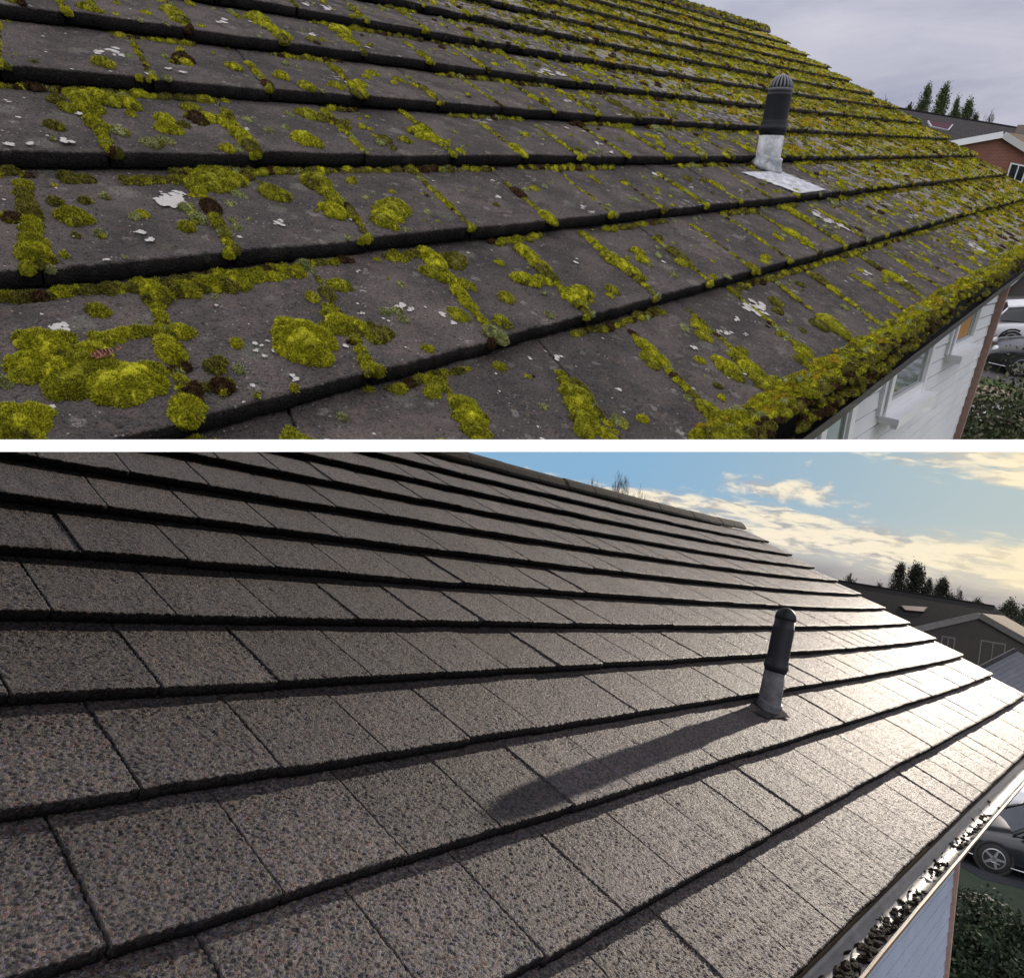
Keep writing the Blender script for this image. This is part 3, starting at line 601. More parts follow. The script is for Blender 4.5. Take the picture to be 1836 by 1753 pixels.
for v in range(-3,9):                                # cushions scattered over the tiles
    for u0 in np.arange(-8,A.U,1.):
        if not (visible(u0,v,400) or visible(u0+1,v-1,400)): continue
        cv=float(coverA(u0+.5,v-.5)); far=A.P(u0+.5,v-.5)[2]
        n=int(12+cv*(48 if far<5 else 50)+3*rnd())
        for _ in range(n):
            u=u0+rnd(); y=rnd()
            if vn(np.array([u*2.3]),np.array([(v+y)*2.9]),31)[0]+.35*cv<.35+.15*rnd(): continue
            if not visible(u,v-1+y,30): continue
            r_=(.004+.011*rnd()**2)*(1+.35*cv); c=pick(cv)
            if cv<.3 and rnd()<.45: c=3; r_*=.75
            put(ST,u,v-1+y,r_,r_*random.uniform(1.,1.9),r_*random.uniform(.5,.8),c,random.gauss(0,.4))
            if rnd()<cv*.6:
                put(ST,*off(u,v-1+y,random.gauss(0,.004),r_*1.6),r_*.8,r_*1.3,r_*.55,c,random.gauss(0,.3))
for u in np.arange(0,A.U,.035):                       # ridge and verge fringe
    if visible(u,-4.2,80):
        r_=.012+.015*rnd(); vq=rnd(); C=A.P(u,-3.98-.36*vq,.004+.030*min(1,vq*2)); ST.add(C,A.e1,A.d,A.n,r_,r_,r_*.5,pick(.9))
for v in np.arange(-4,8,.06):
    r_=.010+.012*rnd(); C=surf(A.U-.03-.15*rnd(),v); ST.add(C,A.e1,A.d,A.n,r_,r_,r_*.6,pick(.9))
# extra small clumps seen close up: x, y, radius, colour
NEAR="""172 530 19 5;612 495 20 5;130 375 26 5;20 378 18 2;383 650 17 1;393 640 12 1;398 690 19 2;410 685 12 1;96 215 14 1;185 110 18 5;547 248 24 0;560 252 18 0;535 245 14 0;
295 200 16 0;300 222 21 0;308 225 16 0;272 257 15 3;290 250 11 3;303 252 9 3;213 228 14 3;345 176 16 5;352 195 17 2;360 205 12 2;330 212 9 1;375 198 16 0;398 204 15 0;413 218 11 0;422 235 9 5;440 256 11 0;408 267 12 0;
335 360 14 3;355 383 15 3;345 372 8 0;490 330 24 5;505 335 16 0;600 370 22 0;605 350 17 5;590 330 14 5;570 305 23 5;562 312 15 1;700 372 27 5;690 398 23 5;712 360 20 5;722 372 15 5;697 385 22 0;
747 228 14 0;762 222 15 0;772 240 16 0;790 252 14 0;757 240 12 0;728 247 11 5;690 245 12 1;823 455 16 1;830 445 14 1;793 475 21 5;808 485 15 0;775 470 16 5;835 495 12 5;848 503 10 5;945 490 17 0;932 487 13 0;958 497 13 0;
972 492 12 5;985 497 9 0;1032 532 21 0;1045 520 17 0;1022 522 15 5;1040 545 16 5;910 527 15 5;900 575 15 5;906 582 11 1;823 560 17 5;715 547 9 3;725 565 8 3;692 548 9 3;987 565 8 3;902 455 8 0;1108 460 18 0;1122 470 18 0;1138 482 14 0;1150 492 10 5;
1095 448 12 5;1080 430 10 0;1068 415 10 0;1055 402 9 5;1148 440 11 0;1157 458 12 0;1100 517 11 5;1210 490 7 3;1170 630 15 5;1178 645 10 5;1262 573 13 0;1270 592 13 5;1256 560 8 5;
1440 630 12 0;1438 645 13 5;1446 655 9 5;1490 575 21 5;1505 590 18 5;1475 580 15 1;1518 602 11 5;790 665 20 5;783 682 15 5;797 650 12 1;1015 655 11 5;1022 670 13 5;
1112 750 14 3;1120 757 10 0;982 718 8 3;878 770 12 5;800 783 13 0;775 790 12 0;530 765 22 5;545 780 22 0;558 770 14 5;525 745 11 5;905 635 12 5;1400 530 12 1;
555 190 20 5;578 197 15 1;600 205 12 2;615 212 14 1;645 145 12 0;605 152 13 5;550 155 15 5;505 130 14 0;420 110 12 0;465 22 22 5;480 38 15 0;490 50 10 0;505 62 16 0;308 12 18 5;318 25 15 0;315 35 11 5;325 32 14 1;160 15 18 5;172 20 12 5;
620 60 14 5;632 72 13 0;612 45 20 0;640 35 12 5;120 290 18 1;150 292 14 1;185 330 8 3;1105 460 14 0;670 120 11 0;1230 30 9 4;95 245 5 3;178 412 10 3;95 340 12 1;150 340 10 1;320 90 11 2;336 95 13 2;312 100 8 2;328 84 10 2"""
for it in NEAR.replace('\n','').split(';'):
    x,y,r,c=[float(q) for q in it.split()]; pput(ST,x,y,r,int(c))
for k in range(46):                                  # thick band under the noses in the left foreground
    t=k/45.; x=310+230*t; y=488-32*t; pput(ST,x+random.gauss(0,4),y+random.gauss(0,4)+3,random.uniform(8,16)*(1.3 if t<.5 else .9),random.choice([0,5,5,1]))
for k in range(26): pput(ST,random.uniform(100,245),494-random.uniform(0,14),random.uniform(6,11),random.choice([1,5]))
for k in range(22): pput(ST,random.uniform(680,830),442-random.uniform(0,14)-(0),random.uniform(6,11),random.choice([1,5,1]))
for k in range(30): pput(ST,random.uniform(210,330),293+random.uniform(-2,9),random.uniform(6,10),random.choice([1,5]))
tag(ST.build('moss',1,1.0),kind='stuff')
# the big cushions anyone could point at, each a thing of its own
BIG=[("sprawling bright green moss mat with broad lobes and a curved arm, lower left",
 "75 600 40 0;50 640 33 0;98 652 34 0;40 660 20 5;85 610 36 0;110 585 18 5;150 645 38 5;128 685 36 5;165 620 30 0;200 690 40 0;242 682 44 0;190 655 33 5;268 662 28 5;215 712 18 5;105 690 25 5;180 592 19 5;200 588 17 0;222 580 17 0;245 576 15 5;270 577 14 5;290 583 14 5;322 577 18 0;340 580 12 5"),
("fat bright green comma shaped moss cushion left of a mossy joint, lower left","545 600 42 0;520 578 26 0;560 628 34 0;575 600 28 0;530 620 30 0;507 590 16 0;550 585 26 0"),
("rounded moss cushion cut by the left edge at the bottom of the mossy roof","38 757 44 0;12 778 34 5;62 740 26 0;80 735 14 0"),
("tall green moss clump hanging over the tile edge right of the sprawling mat","337 728 25 0;342 706 18 2;330 748 22 0;345 745 18 5;365 765 13 1;350 690 11 2"),
("thick rectangular moss pad directly under a tile course, upper left of the mossy roof","400 290 24 5;372 303 27 5;350 308 20 5;420 300 22 0;385 315 20 5;405 312 20 5;440 290 14 1;355 323 12 0"),
("T shaped strand of moss running across and down a tile, far upper left","140 150 23 5;170 148 22 0;200 158 20 5;230 164 19 0;120 175 14 5;148 172 17 0;170 178 16 5;165 190 12 5;165 203 13 0;175 215 17 5;182 232 10 0;188 250 10 0;192 262 9 5;98 155 13 1"),
("ragged column of moss down the joint at the left edge under the second course","38 305 15 5;36 322 14 1;43 345 13 0;46 362 13 5;48 385 15 0;53 402 17 5;58 428 21 5;63 450 24 0;52 458 22 5;75 462 16 5;88 465 10 1"),
("brown and olive moss ring on the curved arm end beside a bare pinkish patch","300 598 13 1;312 608 13 2;322 625 13 1;316 640 12 2;330 648 12 2;312 655 10 2;300 585 11 1"),
("long sloping moss patch on the lowest tile row, left of a round pale cushion","1040 698 26 5;1046 722 25 0;1050 745 22 5;1052 768 20 5;1085 772 15 0;1098 783 12 0;1068 755 12 5;1062 740 14 5"),
("kidney shaped moss clump on the lowest tile row near the divider's middle","838 712 26 5;850 733 29 0;856 758 24 5;825 700 14 5;862 745 18 5"),
("pair of fat moss slugs lying side by side near the mossy gutter","1308 655 20 0;1295 640 12 0;1318 668 16 5;1332 640 16 5;1345 655 19 0;1358 672 20 5;1370 690 16 5;1382 700 10 5;1320 632 11 5;1335 622 9 5"),
("Y shaped moss mass where strands meet, right of the fat comma shaped cushion","598 552 16 5;610 568 22 0;625 582 18 5;592 580 16 5;645 580 18 0;660 590 12 5;680 598 18 1;693 590 13 1;672 603 12 5;640 605 10 5;648 625 10 0;655 645 12 5;663 660 13 0;668 668 9 5;592 538 11 5"),
("bushy moss knot with a thin stalk running down to the sprawling moss mat","283 505 20 1;295 498 15 5;268 512 14 1;278 528 9 5;281 543 9 0;285 558 9 5;290 568 10 0")]
for i,(lab,s) in enumerate(BIG):
    ms=Moss()
    for it in s.split(';'):
        x,y,r,c=[float(q) for q in it.split()]; pput(ms,x,y,r*1.04,int(c),1.25,.5)
    tag(ms.build('moss_cushion',50+i,1.1),lab,'moss clump','large moss cushions on the mossy roof')
# moss filling the gutter
G=Moss(); u=.1
while u<A.U-1:
    far=max(A.P(u,8)[2],.6)
    th=float(vn(np.array([u*1.3]),np.array([2.]),41)[0]); t2=float(vn(np.array([u*3.7]),np.array([9.]),42)[0]); am=.055+.055*th
    for _ in range(16):
        r_=random.uniform(.005,.017)*(1 if far<3 else 1.2)*(.65+.45*t2); a=random.uniform(-.015,am); c=random.choice([0,0,5,5,0,1,4,3]) if a<.06 else random.choice([1,5,1,2,1,5])
        C=A.P(u+rnd()*.2,8.)+A.m*a+A.up*(-.018+.024*t2*(1-abs(a-.03)/.07)-(.030 if a>.085 else 0)+.012*rnd()); G.add(C,A.e1,A.m,A.up,r_*random.uniform(.8,1.5),r_*random.uniform(.7,1.2),r_*random.uniform(.5,1.1),c)
    if rnd()<.8*th:
        C=A.P(u+rnd()*.1,8.)+A.m*random.uniform(.09,.122)-A.up*random.uniform(.01,.04); G.add(C,A.e1,A.m,A.up,r_*.5,r_*.5,r_*.8,random.choice([1,2,1]))
    u+=.055*max(1,far/3)
tag(G.build('gutter_moss',3,1.6),kind='stuff')
# white lichen rosettes
def lichens():
    spec=[(300,338,30),(318,330,18),(140,188,9),(500,395,12),(440,222,9),(400,30,14),(560,55,12),(795,555,11),(720,538,14),(740,545,9),(815,575,9),(1360,536,22),(1372,548,16),(1330,560,9),(1254,612,9),(1294,583,9),(1312,587,9),(900,683,6),(1115,688,8),(895,345,8),(1075,253,9),(1095,272,8),(980,128,18),(1005,130,14),(1020,175,10),(1045,368,9),(1060,380,8),(15,258,12),(55,255,10),(115,252,16),(82,580,20),(45,583,18),(105,565,22),(470,610,6),(480,600,6),(462,620,7),(475,630,8),(490,622,6),(458,605,5),(455,690,7),(530,680,8),(525,672,5),(600,773,6),(592,765,5),(980,778,8),(970,755,6),(1010,620,9),(585,10,16),(550,5,12),(200,75,16),(175,80,12),(215,88,10),(300,118,8),(330,125,9),(265,133,9),(90,722,8),(1490,390,14),(1510,400,14),(1470,375,14),(1530,410,10),(1620,495,14),(1560,480,10),(1760,445,14),(1748,435,10),(1640,385,10),(650,550,7),(620,615,5),(250,410,12),(270,425,10),(190,470,8),(225,480,7),(1180,300,9),(1240,330,7)]
    VV=[];FF=[];n0=0; rg=np.random.default_rng(5); L=[(x,y,r,1.) for x,y,r in spec]
    for _ in range(230):
        x=rg.uniform(0,1836); y=rg.uniform(0,795); L.append((x,y,rg.uniform(.9,3.2) if rg.random()<.85 else rg.uniform(4,7),.8))
    L2=[]
    for x,y,r,k in L:
        if r>5:
            for _ in range(int(4+r*.5)):
                a=rg.uniform(0,6.28); q=rg.uniform(0,.8)*r; L2.append((x+q*math.cos(a),y+q*math.sin(a)*.6,r*rg.uniform(.16,.45),k))
        else: L2.append((x,y,r,k))
    for x,y,r,k in L2:
        try: u,v=A.inv(x,y)
        except Exception: continue
        if not(-7<u<A.U-.3 and -3.9<v<7.97): continue
        z=A.P(u,v)[2]; rm=r*z/FP; n=22; ph=rg.uniform(0,99); vr=math.ceil(v)
        if z>6 and k<1: continue
        an=np.linspace(0,2*np.pi,n,endpoint=False); rr=rm*(.6+.6*vn(np.cos(an)*1.8+ph,np.sin(an)*1.8+ph,7)+.28*(rg.random(n)-.5))
        dx=np.concatenate([[0],np.cos(an)*rr]); dy=np.concatenate([[0],np.sin(an)*rr*1.25]); uu,v_=off(u,v,dx,dy); v_=np.clip(v_,vr-.999,vr-.004)
        hh=-TH*(vr-v_)+.0026; hh[0]+=.0008; P=A.P(uu,v_,hh)
        VV.append(P); FF.append(np.array([(0,1+i,1+(i+1)%n) for i in range(n)])+n0); n0+=n+1
    X=np.concatenate(VV);F=np.concatenate(FF); keep=(proj(X)[1][F]<799).all(1)
    tag(mesh('lichen',X,F[keep],MT['lich'],houseA,False),kind='stuff')
lichens()
# little pebbles caught on the big moss mat
pb=MB()
for x,y in ((168,641),(173,637),(180,634),(187,636),(193,632),(177,643),(199,634),(213,628),(186,641),(194,638)):
    u_,v_=A.inv(x,y); T,F=ICO[1]; c=surf(u_,v_,.020); r_=random.uniform(.0028,.0045); pb.add(list(c+T*r_-A.n*0),[tuple(f) for f in F])
tag(pb.build('pebbles',MT['ston'],None,True),kind='stuff')
# ---------------------------------------------------------------- white strip dividing the upper and lower view, part of neither place
zb=.55; hb=(810-788)/FP*zb; o=V(-.62,(788-876.5)/FP*zb,zb)
r0,r1=(788-876.5)/FP,(810-876.5)/FP; zt=zb+.045
bd=MB().prism([V(-.66,r0*zt,zt),V(-.66,r1*zb,zb),V(-.66,r1*(zt+.03)-.003,zt+.03),V(-.66,r0*(zt+.03)+.0015,zt+.03)],V(1.32,0,0)); tag(bd.build('divider_board',MT['white']),'plain white strip running straight across between mossy roof and clean roof','divider')
# ---------------------------------------------------------------- foliage, trees
def leaves(name,pts,size,cols,parent=None,seed=0,ups=None,asp=.55,cut=False):
    rg=np.random.default_rng(seed); K=len(pts); a=rg.normal(size=(K,3)); a/=np.linalg.norm(a,axis=1)[:,None]; b=np.cross(a,rg.normal(size=(K,3))); b/=np.linalg.norm(b,axis=1)[:,None]
    s=size*(.6+.8*rg.random(K))[:,None]; P=np.stack([pts-a*s,pts+b*s*asp,pts+a*s,pts-b*s*asp],1)
    cc=np.asarray(cols)[rg.integers(0,len(cols),K)]*(.6+.8*rg.random(K))[:,None]; cc=np.repeat(cc,4,0)
    F=np.arange(4*K).reshape(-1,4)
    if cut: keep=(proj(P.reshape(-1,3))[1].reshape(-1,4)<799).all(1); F=F[keep]
    return mesh(name,P.reshape(-1,3),F,MT['leaf'],parent,False,{'col':cc})
def branch(mb,p,d,L,r,depth,up,rg,tips,spread=.55):
    r=max(r,.00042*p[2])
    q=p+d*L; mb.tube([p,(p+q)/2+rg.normal(size=3)*L*.04,q],[r,r*.85,r*.65],5,False); tips.append(q)
    if depth<=0: return
    for _ in range(rg.integers(2,4)):
        nd=unit(d+rg.normal(size=3)*spread+up*.18); branch(mb,q-d*L*.1*rg.random(),nd,L*rg.uniform(.6,.82),r*.6,depth-1,up,rg,tips,spread)
def at(x,y,lam): return ray(x,y)*lam
def ground(P,up,h=6.): return P-up*(up@P+h)
def tree(R,px,pt,lam,kind,label,seed,wpx=30,cols=None,group=None,base=.62):
    """px: crown top pixel in the photograph's frame, lam: metres away"""
    rg=np.random.default_rng(seed); top=at(px,pt,lam); foot=ground(top,R.up); H=np.linalg.norm(top-foot); wm=wpx/FP*lam
    e=empty(kind,foot,label,'tree',group); mb=MB(); up=R.up; tips=[]
    if kind=='bare_tree':
        r0=H*.018; split=H*.5; mb.tube([foot-up*.2,foot+up*split],[r0*1.2,r0],7)
        a_=unit(np.cross(up,V(.3,.2,.9)))
        for k in range(5):
            branch(mb,foot+up*split*rg.uniform(.8,1),unit(up+rg.normal(size=3)*.45),H*.17,r0*.6,5,up,rg,tips,.5)
        # bring the crown to the right height
        v=np.array(mb.v); hh=(v-foot)@up; sc=H/ max(hh.max(),1e-3); v=v+np.outer(hh*(sc-1),up); c=foot; rad=(v-foot)-np.outer((v-foot)@up,up); v=v+rad*(wm/max(np.abs(rad).max(),1e-3)*1.0-1); mb.v=[x for x in v]
        mb.build('trunk',MT['bark'],e); return e
    mb.tube([foot-up*.2,foot+up*H*.5,foot+up*H*.97],[H*.018,H*.012,.01],7); 
    a_=unit(np.cross(up,V(.3,.2,.9))); b_=np.cross(up,a_); pts=[]
    n=5200
    for k in range(26):
        tt=rg.uniform(.3,.95); d_=rg.normal(size=2); d_/=np.linalg.norm(d_); p0=foot+up*H*tt; p1=p0+(a_*d_[0]+b_*d_[1])*wm*(1-tt)*.9+up*wm*.3; mb.tube([p0,p1],[H*.004,.01],4,False)
    mb.build('trunk',MT['bark'],e)
    # clumps that follow a cone with gaps
    nc=90; ct=rg.random(nc)**.75; 
    for k in range(nc):
        tt=base+(1-base)*ct[k]; rad=wm*(1-ct[k])**.6*(.2+.8*rg.random()); an=rg.uniform(0,6.28); c=foot+up*H*tt+(a_*math.cos(an)+b_*math.sin(an))*rad
        m_=int(n/nc); pts.append(c+rg.normal(size=(m_,3))*wm*.12+np.outer(rg.normal(size=m_)*wm*.22,up))
    leaves('crown',np.concatenate(pts),wm*.06,cols if cols is not None else [(.06,.085,.03),(.04,.06,.02),(.09,.11,.035)],e,seed); return e
def bush(R,name,lab,cat,px,py,lam,wx,wy,wz,n,size,cols,seed,cut=False,group=None,H=6.,foot=None,pw=1.):
    P=ground(at(px,py,lam),R.up,H) if foot is None else foot; rg=np.random.default_rng(seed); e=empty(name,P,lab,cat,group)
    h_=hA if R is A else hB; nc=220; C=rg.normal(size=(nc,3)); C/=np.linalg.norm(C,axis=1)[:,None]; C[:,2]=np.abs(C[:,2]); C*=rg.uniform(.6,1,(nc,1)); C[:,2]=C[:,2]**pw
    pts=[]
    for c in C:
        k=n//nc; q=c+rg.normal(size=(k,3))*.10; pts.append(P+np.outer(q[:,0]*wx,h_)+np.outer(q[:,1]*wy,R.m)+np.outer(np.abs(q[:,2])*wz,R.up))
    leaves('foliage',np.concatenate(pts),size,cols,e,seed,cut=cut)
    q=rg.normal(size=(7000,3)); q/=np.linalg.norm(q,axis=1)[:,None]; q*=.86*rg.random((7000,1))**.33; q[:,2]=np.abs(q[:,2])**pw*.97
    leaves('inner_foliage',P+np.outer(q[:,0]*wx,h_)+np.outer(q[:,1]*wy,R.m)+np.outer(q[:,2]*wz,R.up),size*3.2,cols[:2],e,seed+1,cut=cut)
    mb=MB()
    for k in range(12):
        c=C[k]; mb.tube([P,P+(c[0]*wx*h_+c[1]*wy*R.m+c[2]*wz*R.up)*.8],[.03,.01],5,False)
    mb.build('stems',MT['bark'],e,cut=cut); return e
# ---------------------------------------------------------------- upper place: ground and what stands right of the house
def gp(R,h,m,hh=6.,lift=0.): 
    h_=hA if R is A else hB; return h_*h+R.m*m-R.up*(hh-lift)
def sheet(R,name,poly,m,lift,thick=.05,cut=False,kind='structure',nsub=0):
    pts=[gp(R,a,b,6.,lift) for a,b in poly]; mb=MB().prism(pts,-R.up*thick); o=mb.build(name,m,None,cut=cut); return tag(o,kind=kind)
def gpix(R,x,y):
    r=ray(x,y); lam=-6/(R.up@r); P=r*lam; h_=hA if R is A else hB; return float(h_@P),float(R.m@P)
GA=sheet(A,'upper_lawn',[gpix(A,1660,719),(60,-30),(60,14),gpix(A,2000,719)],MT['grass'],0,.1,True)
dr=[gpix(A,*p) for p in ((1690,640),(1760,676),(1850,700),(1990,716),(1990,560),(1850,500),(1760,480),(1690,520))]
sheet(A,'upper_driveway',dr,MT['asph'],.012,.02,True)
pth=[gpix(A,*p) for p in ((1700,686),(1770,692),(1850,711),(1850,719),(1765,708),(1700,697))]
sheet(A,'upper_path',pth,MT['path'],.006,.02,True)
# ---------------------------------------------------------------- cars
def car(R,front,heading,paint,label,seed=0,flip=False,cut=False,L=4.4,Wd=1.8,Hh=1.5,rear=False):
    """front: ground point of the near-left end, heading: unit vector from the front to the back"""
    hd=unit(heading); up=R.up; sd=np.cross(up,hd); e=empty('parked_car',front,label,'car','cars parked on the driveways')
    def q(x,y,z): return front+hd*x+sd*y+up*z
    xs=[0,.06,.25,.7,1.15,1.6,2.2,2.9,3.5,3.9,4.25,4.37,4.4]; top=[.55,.68,.80,.90,.97,1.0,1.0,1.0,1.0,.98,.92,.78,.6]; wid=[.62,.76,.86,.9,.9,.9,.9,.9,.9,.89,.86,.78,.66]
    vs=[]; pr=lambda h,w_:[(-w_*.90,.22),(-w_*.99,.38),(-w_,.58),(-w_*.985,h*.86),(-w_*.90,h*.97),(-w_*.5,h*1.015),(0,h*1.025),(w_*.5,h*1.015),(w_*.90,h*.97),(w_*.985,h*.86),(w_,.58),(w_*.99,.38),(w_*.90,.22)]
    for x,h,w_ in zip(xs,top,wid): vs+=[q(x,y,z) for y,z in pr(h,w_)]
    n=13; k=len(xs); f=[(i*n+j,i*n+(j+1)%n,(i+1)*n+(j+1)%n,(i+1)*n+j) for i in range(k-1) for j in range(n)]+[tuple(range(n)),tuple(range((k-1)*n,k*n))[::-1]]
    MB().add(vs,f).build('body',paint,e,True,cut)
    # cabin glass and roof
    cx=[1.2,1.75,2.4,3.2,3.75,4.15] if not rear else [.28,.5,1.1,2.2,2.75,3.3]
    bot=[.95]*6; tz=[.97,1.36,1.46,1.46,1.38,1.0] if not rear else [1.0,1.34,1.46,1.46,1.36,.97]
    vs=[]
    for x,b0,t0 in zip(cx,bot,tz):
        tw=.62+.2*(1.46-t0)/.5*.9; vs+=[q(x,-.84,b0),q(x,-tw,t0-.03),q(x,-tw*.85,t0),q(x,tw*.85,t0),q(x,tw,t0-.03),q(x,.84,b0)]
    n=6;k=6; f=[(i*n+j,i*n+(j+1)%n,(i+1)*n+(j+1)%n,(i+1)*n+j) for i in range(k-1) for j in range(n)]+[tuple(range(n)),tuple(range((k-1)*n,k*n))[::-1]]
    MB().add(vs,f).build('windows',MT['glassD'],e,False,cut)
    rf=MB()
    for i in (1,2,3):
        x0,x1=cx[i],cx[i+1]; t0,t1=tz[i],tz[i+1]; w0,w1=.62+.36*(1.46-t0),.62+.36*(1.46-t1)
        a_=[q(x0,-w0*.9,t0+.004),q(x0,w0*.9,t0+.004),q(x1,w1*.9,t1+.004),q(x1,-w1*.9,t1+.004)]; rf.prism(a_,up*.02)
    rf.build('roof_panel',paint,e,False,cut)
    pl=MB()
    for s_ in(-1,1):
        for i,j in ((0,1),(4,5)):
            pl.tube([q(cx[i],s_*.85,bot[i]+.01),q(cx[j],s_*(.64+.36*(1.46-tz[j])),tz[j]-.01)] if i==0 else [q(cx[i],s_*(.64+.36*(1.46-tz[i])),tz[i]-.01),q(cx[j],s_*.85,1.0)],.03,6)
        pl.tube([q(cx[2]+.35,s_*.86,.96),q(cx[2]+.3,s_*.64,1.44)],.035,6); pl.tube([q(cx[1],s_*.70,1.35),q(cx[2],s_*.645,1.45),q(cx[3],s_*.645,1.45),q(cx[4],s_*.69,1.36)],.022,6)
    pl.build('pillars',paint,e,True,cut)
    for x in (.88,3.48):
        for s_ in(-1,1):
            c=q(x,s_*.80,.33); wh=empty('wheel',c); wh.parent=e; wh.location=Vector(w(c)-wloc(e))
            MB().lathe(c-sd*.11,sd,[(.20,0),(.31,.01),(.335,.04),(.335,.18),(.31,.21),(.20,.22)],24).build('tyre',MT['tyre'],wh,True,cut)
            r=MB().lathe(c+sd*s_*.07,sd*s_,[(.22,0),(.225,.045),(.205,.05),(.20,.01),(.02,.01)],24)
            for k_ in range(5):
                an=k_*2*math.pi/5; d_=hd*math.cos(an)+up*math.sin(an); t1=np.cross(d_,sd); r.prism([c+sd*s_*.10+t1*.035,c+sd*s_*.10-t1*.035,c+sd*s_*.10+d_*.21-t1*.02,c+sd*s_*.10+d_*.21+t1*.02],sd*s_*.02)
            r.build('rim',MT['alloy'],wh,False,cut)
            ar=MB(); ar.lathe(c-sd*s_*.02,sd*s_,[(.39,0),(.39,.115),(.33,.118),(.33,.0)],20); ar.build('wheel_arch',MT['tyre'],wh,True,cut)
    for s_ in (-1,1):
        MB().lathe(q(.10,s_*.60,.66),-hd+sd*s_*.4,[(.14,-.05),(.13,.0),(.10,.03),(.02,.05)],14).build('tail_light' if rear else 'headlight',MT['red'] if rear else MT['lamp'],e,True,cut)
        if not rear: MB().lathe(q(1.45,s_*.98,1.0),unit(-hd),[(.05,-.08),(.10,-.04),(.10,.03),(.05,.07)],10).build('mirror',paint,e,True,cut)
    tr=MB(); tr.tube([q(-.02,-.6,.30),q(-.03,0,.29),q(-.02,.6,.30)],.022,6); tr.tube([q(.06,-.80,.30),q(1.,-.93,.24)],.016,6); tr.tube([q(1.2,-.915,.24),q(3.1,-.915,.24)],.018,6); tr.tube([q(.06,.80,.30),q(.4,.90,.26)],.016,6); tr.tube([q(1.2,.915,.24),q(3.1,.915,.24)],.018,6)
    tr.build('chrome_strip',MT['chrome'],e,True,cut)
    MB().box(q(.0,-.26,.36)-hd*.012,hd*.01,sd*.52,up*.11).build('number_plate',MT['upvc'],e,False,cut)
    return e
def car_at(R,px,hd,*a,**k):
    r=ray(*px); P=r*(-6/(R.up@r)); return car(R,P,hd,*a,**k)
hdA=unit(A.m+hA*.15)
car_at(A,(1762,655),hdA,MT['carb'],'black car with chrome trim strip parked in front of the white hatchback',cut=True)
car_at(A,(1752,610),hdA,MT['carw'],'white hatchback with dark windows parked behind the black car beside the mossy house',cut=True,rear=True)
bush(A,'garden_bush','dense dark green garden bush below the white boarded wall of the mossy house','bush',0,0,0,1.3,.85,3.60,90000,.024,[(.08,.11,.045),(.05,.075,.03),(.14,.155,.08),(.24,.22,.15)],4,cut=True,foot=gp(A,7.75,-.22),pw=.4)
# ---------------------------------------------------------------- neighbours of the mossy house
def gable(R,name,lab,apex,left,right,lam,depth,wallm,roofm,barge=.35,cut=False,wins=(),dpx=None,H=6.,ridgedir=None):
    """gable end facing the eye: apex/left/right eave pixels at distance lam; the ridge runs away from it"""
    a,l,r=at(*apex,lam),at(*left,lam),at(*right,lam); up=R.up; dn=max(R.up@l,R.up@r)
    fl,fr=ground(l,up,H),ground(r,up,H); rd=ridgedir if ridgedir is not None else unit(np.cross(r-l,up)); 
    if rd[2]<0: rd=-rd
    base=(fl+fr)/2; e=empty(name,base,lab,'house'); xa=unit(r-l); 
    mb=MB(); poly=[fl,fr,r,a,l]; mb.prism(poly,rd*depth); uv=[(xa@(p-fl),up@(p-fl),0) for p in poly]*2
    mb.build('wall',wallm,e,False,cut,wuv=uv)
    for s_,(p,q_) in enumerate(((a,l),(a,r))):
        sl=unit(q_-p); out=q_+sl*.25; n_=unit(np.cross(sl,rd)); n_=n_ if n_@up>0 else -n_; Ls=np.linalg.norm(out-p)
        o0=p-rd*.25+n_*.03; c=[o0,o0+sl*Ls,o0+sl*Ls+rd*(depth+.5),o0+rd*(depth+.5)]
        mb=MB().prism(c,n_*.12); mb.build('roof',roofm,e,False,cut,wuv=[(0,0,0),(0,Ls,0),(depth,Ls,0),(depth,0,0)]*2)
        b0=p-rd*.30-n_*.16; MB().prism([b0,b0+sl*Ls,b0+sl*Ls+n_*.34,b0+n_*.34],rd*.045).build('bargeboard',MT['upvc'] if R is A else MT['dimtrim'],e,False,cut)
    for (x0,y0,x1,y1) in wins:      # window rectangle in pixels on the gable
        nrm=unit(np.cross(xa,up)); 
        def on(x,y): rr=ray(x,y); return rr*((nrm@fl)/(nrm@rr))
        p00=on(x0,y1); p11=on(x1,y0); ww=xa@(p11-p00); hh=up@(p11-p00); wn=empty('window',p00); wn.parent=e; wn.location=Vector(w(p00)-wloc(e)); t=.07
        ou=-nrm if nrm[2]>0 else nrm; f_=MB()
        for (a0,b0,a1,b1) in ((0,0,ww,t),(0,hh-t,ww,hh),(0,t,t,hh-t),(ww-t,t,ww,hh-t),(ww*.5-t*.4,t,ww*.5+t*.4,hh-t)): f_.prism([p00+xa*a0+up*b0,p00+xa*a1+up*b0,p00+xa*a1+up*b1,p00+xa*a0+up*b1],ou*.06)
        f_.build('frame',MT['upvc'] if R is A else MT['dimtrim'],wn,False,cut); MB().prism([p00+xa*t+up*t,p00+xa*(ww-t)+up*t,p00+xa*(ww-t)+up*(hh-t),p00+xa*t+up*(hh-t)],ou*.02).build('pane',MT['glassD'],wn,False,cut)
    return e
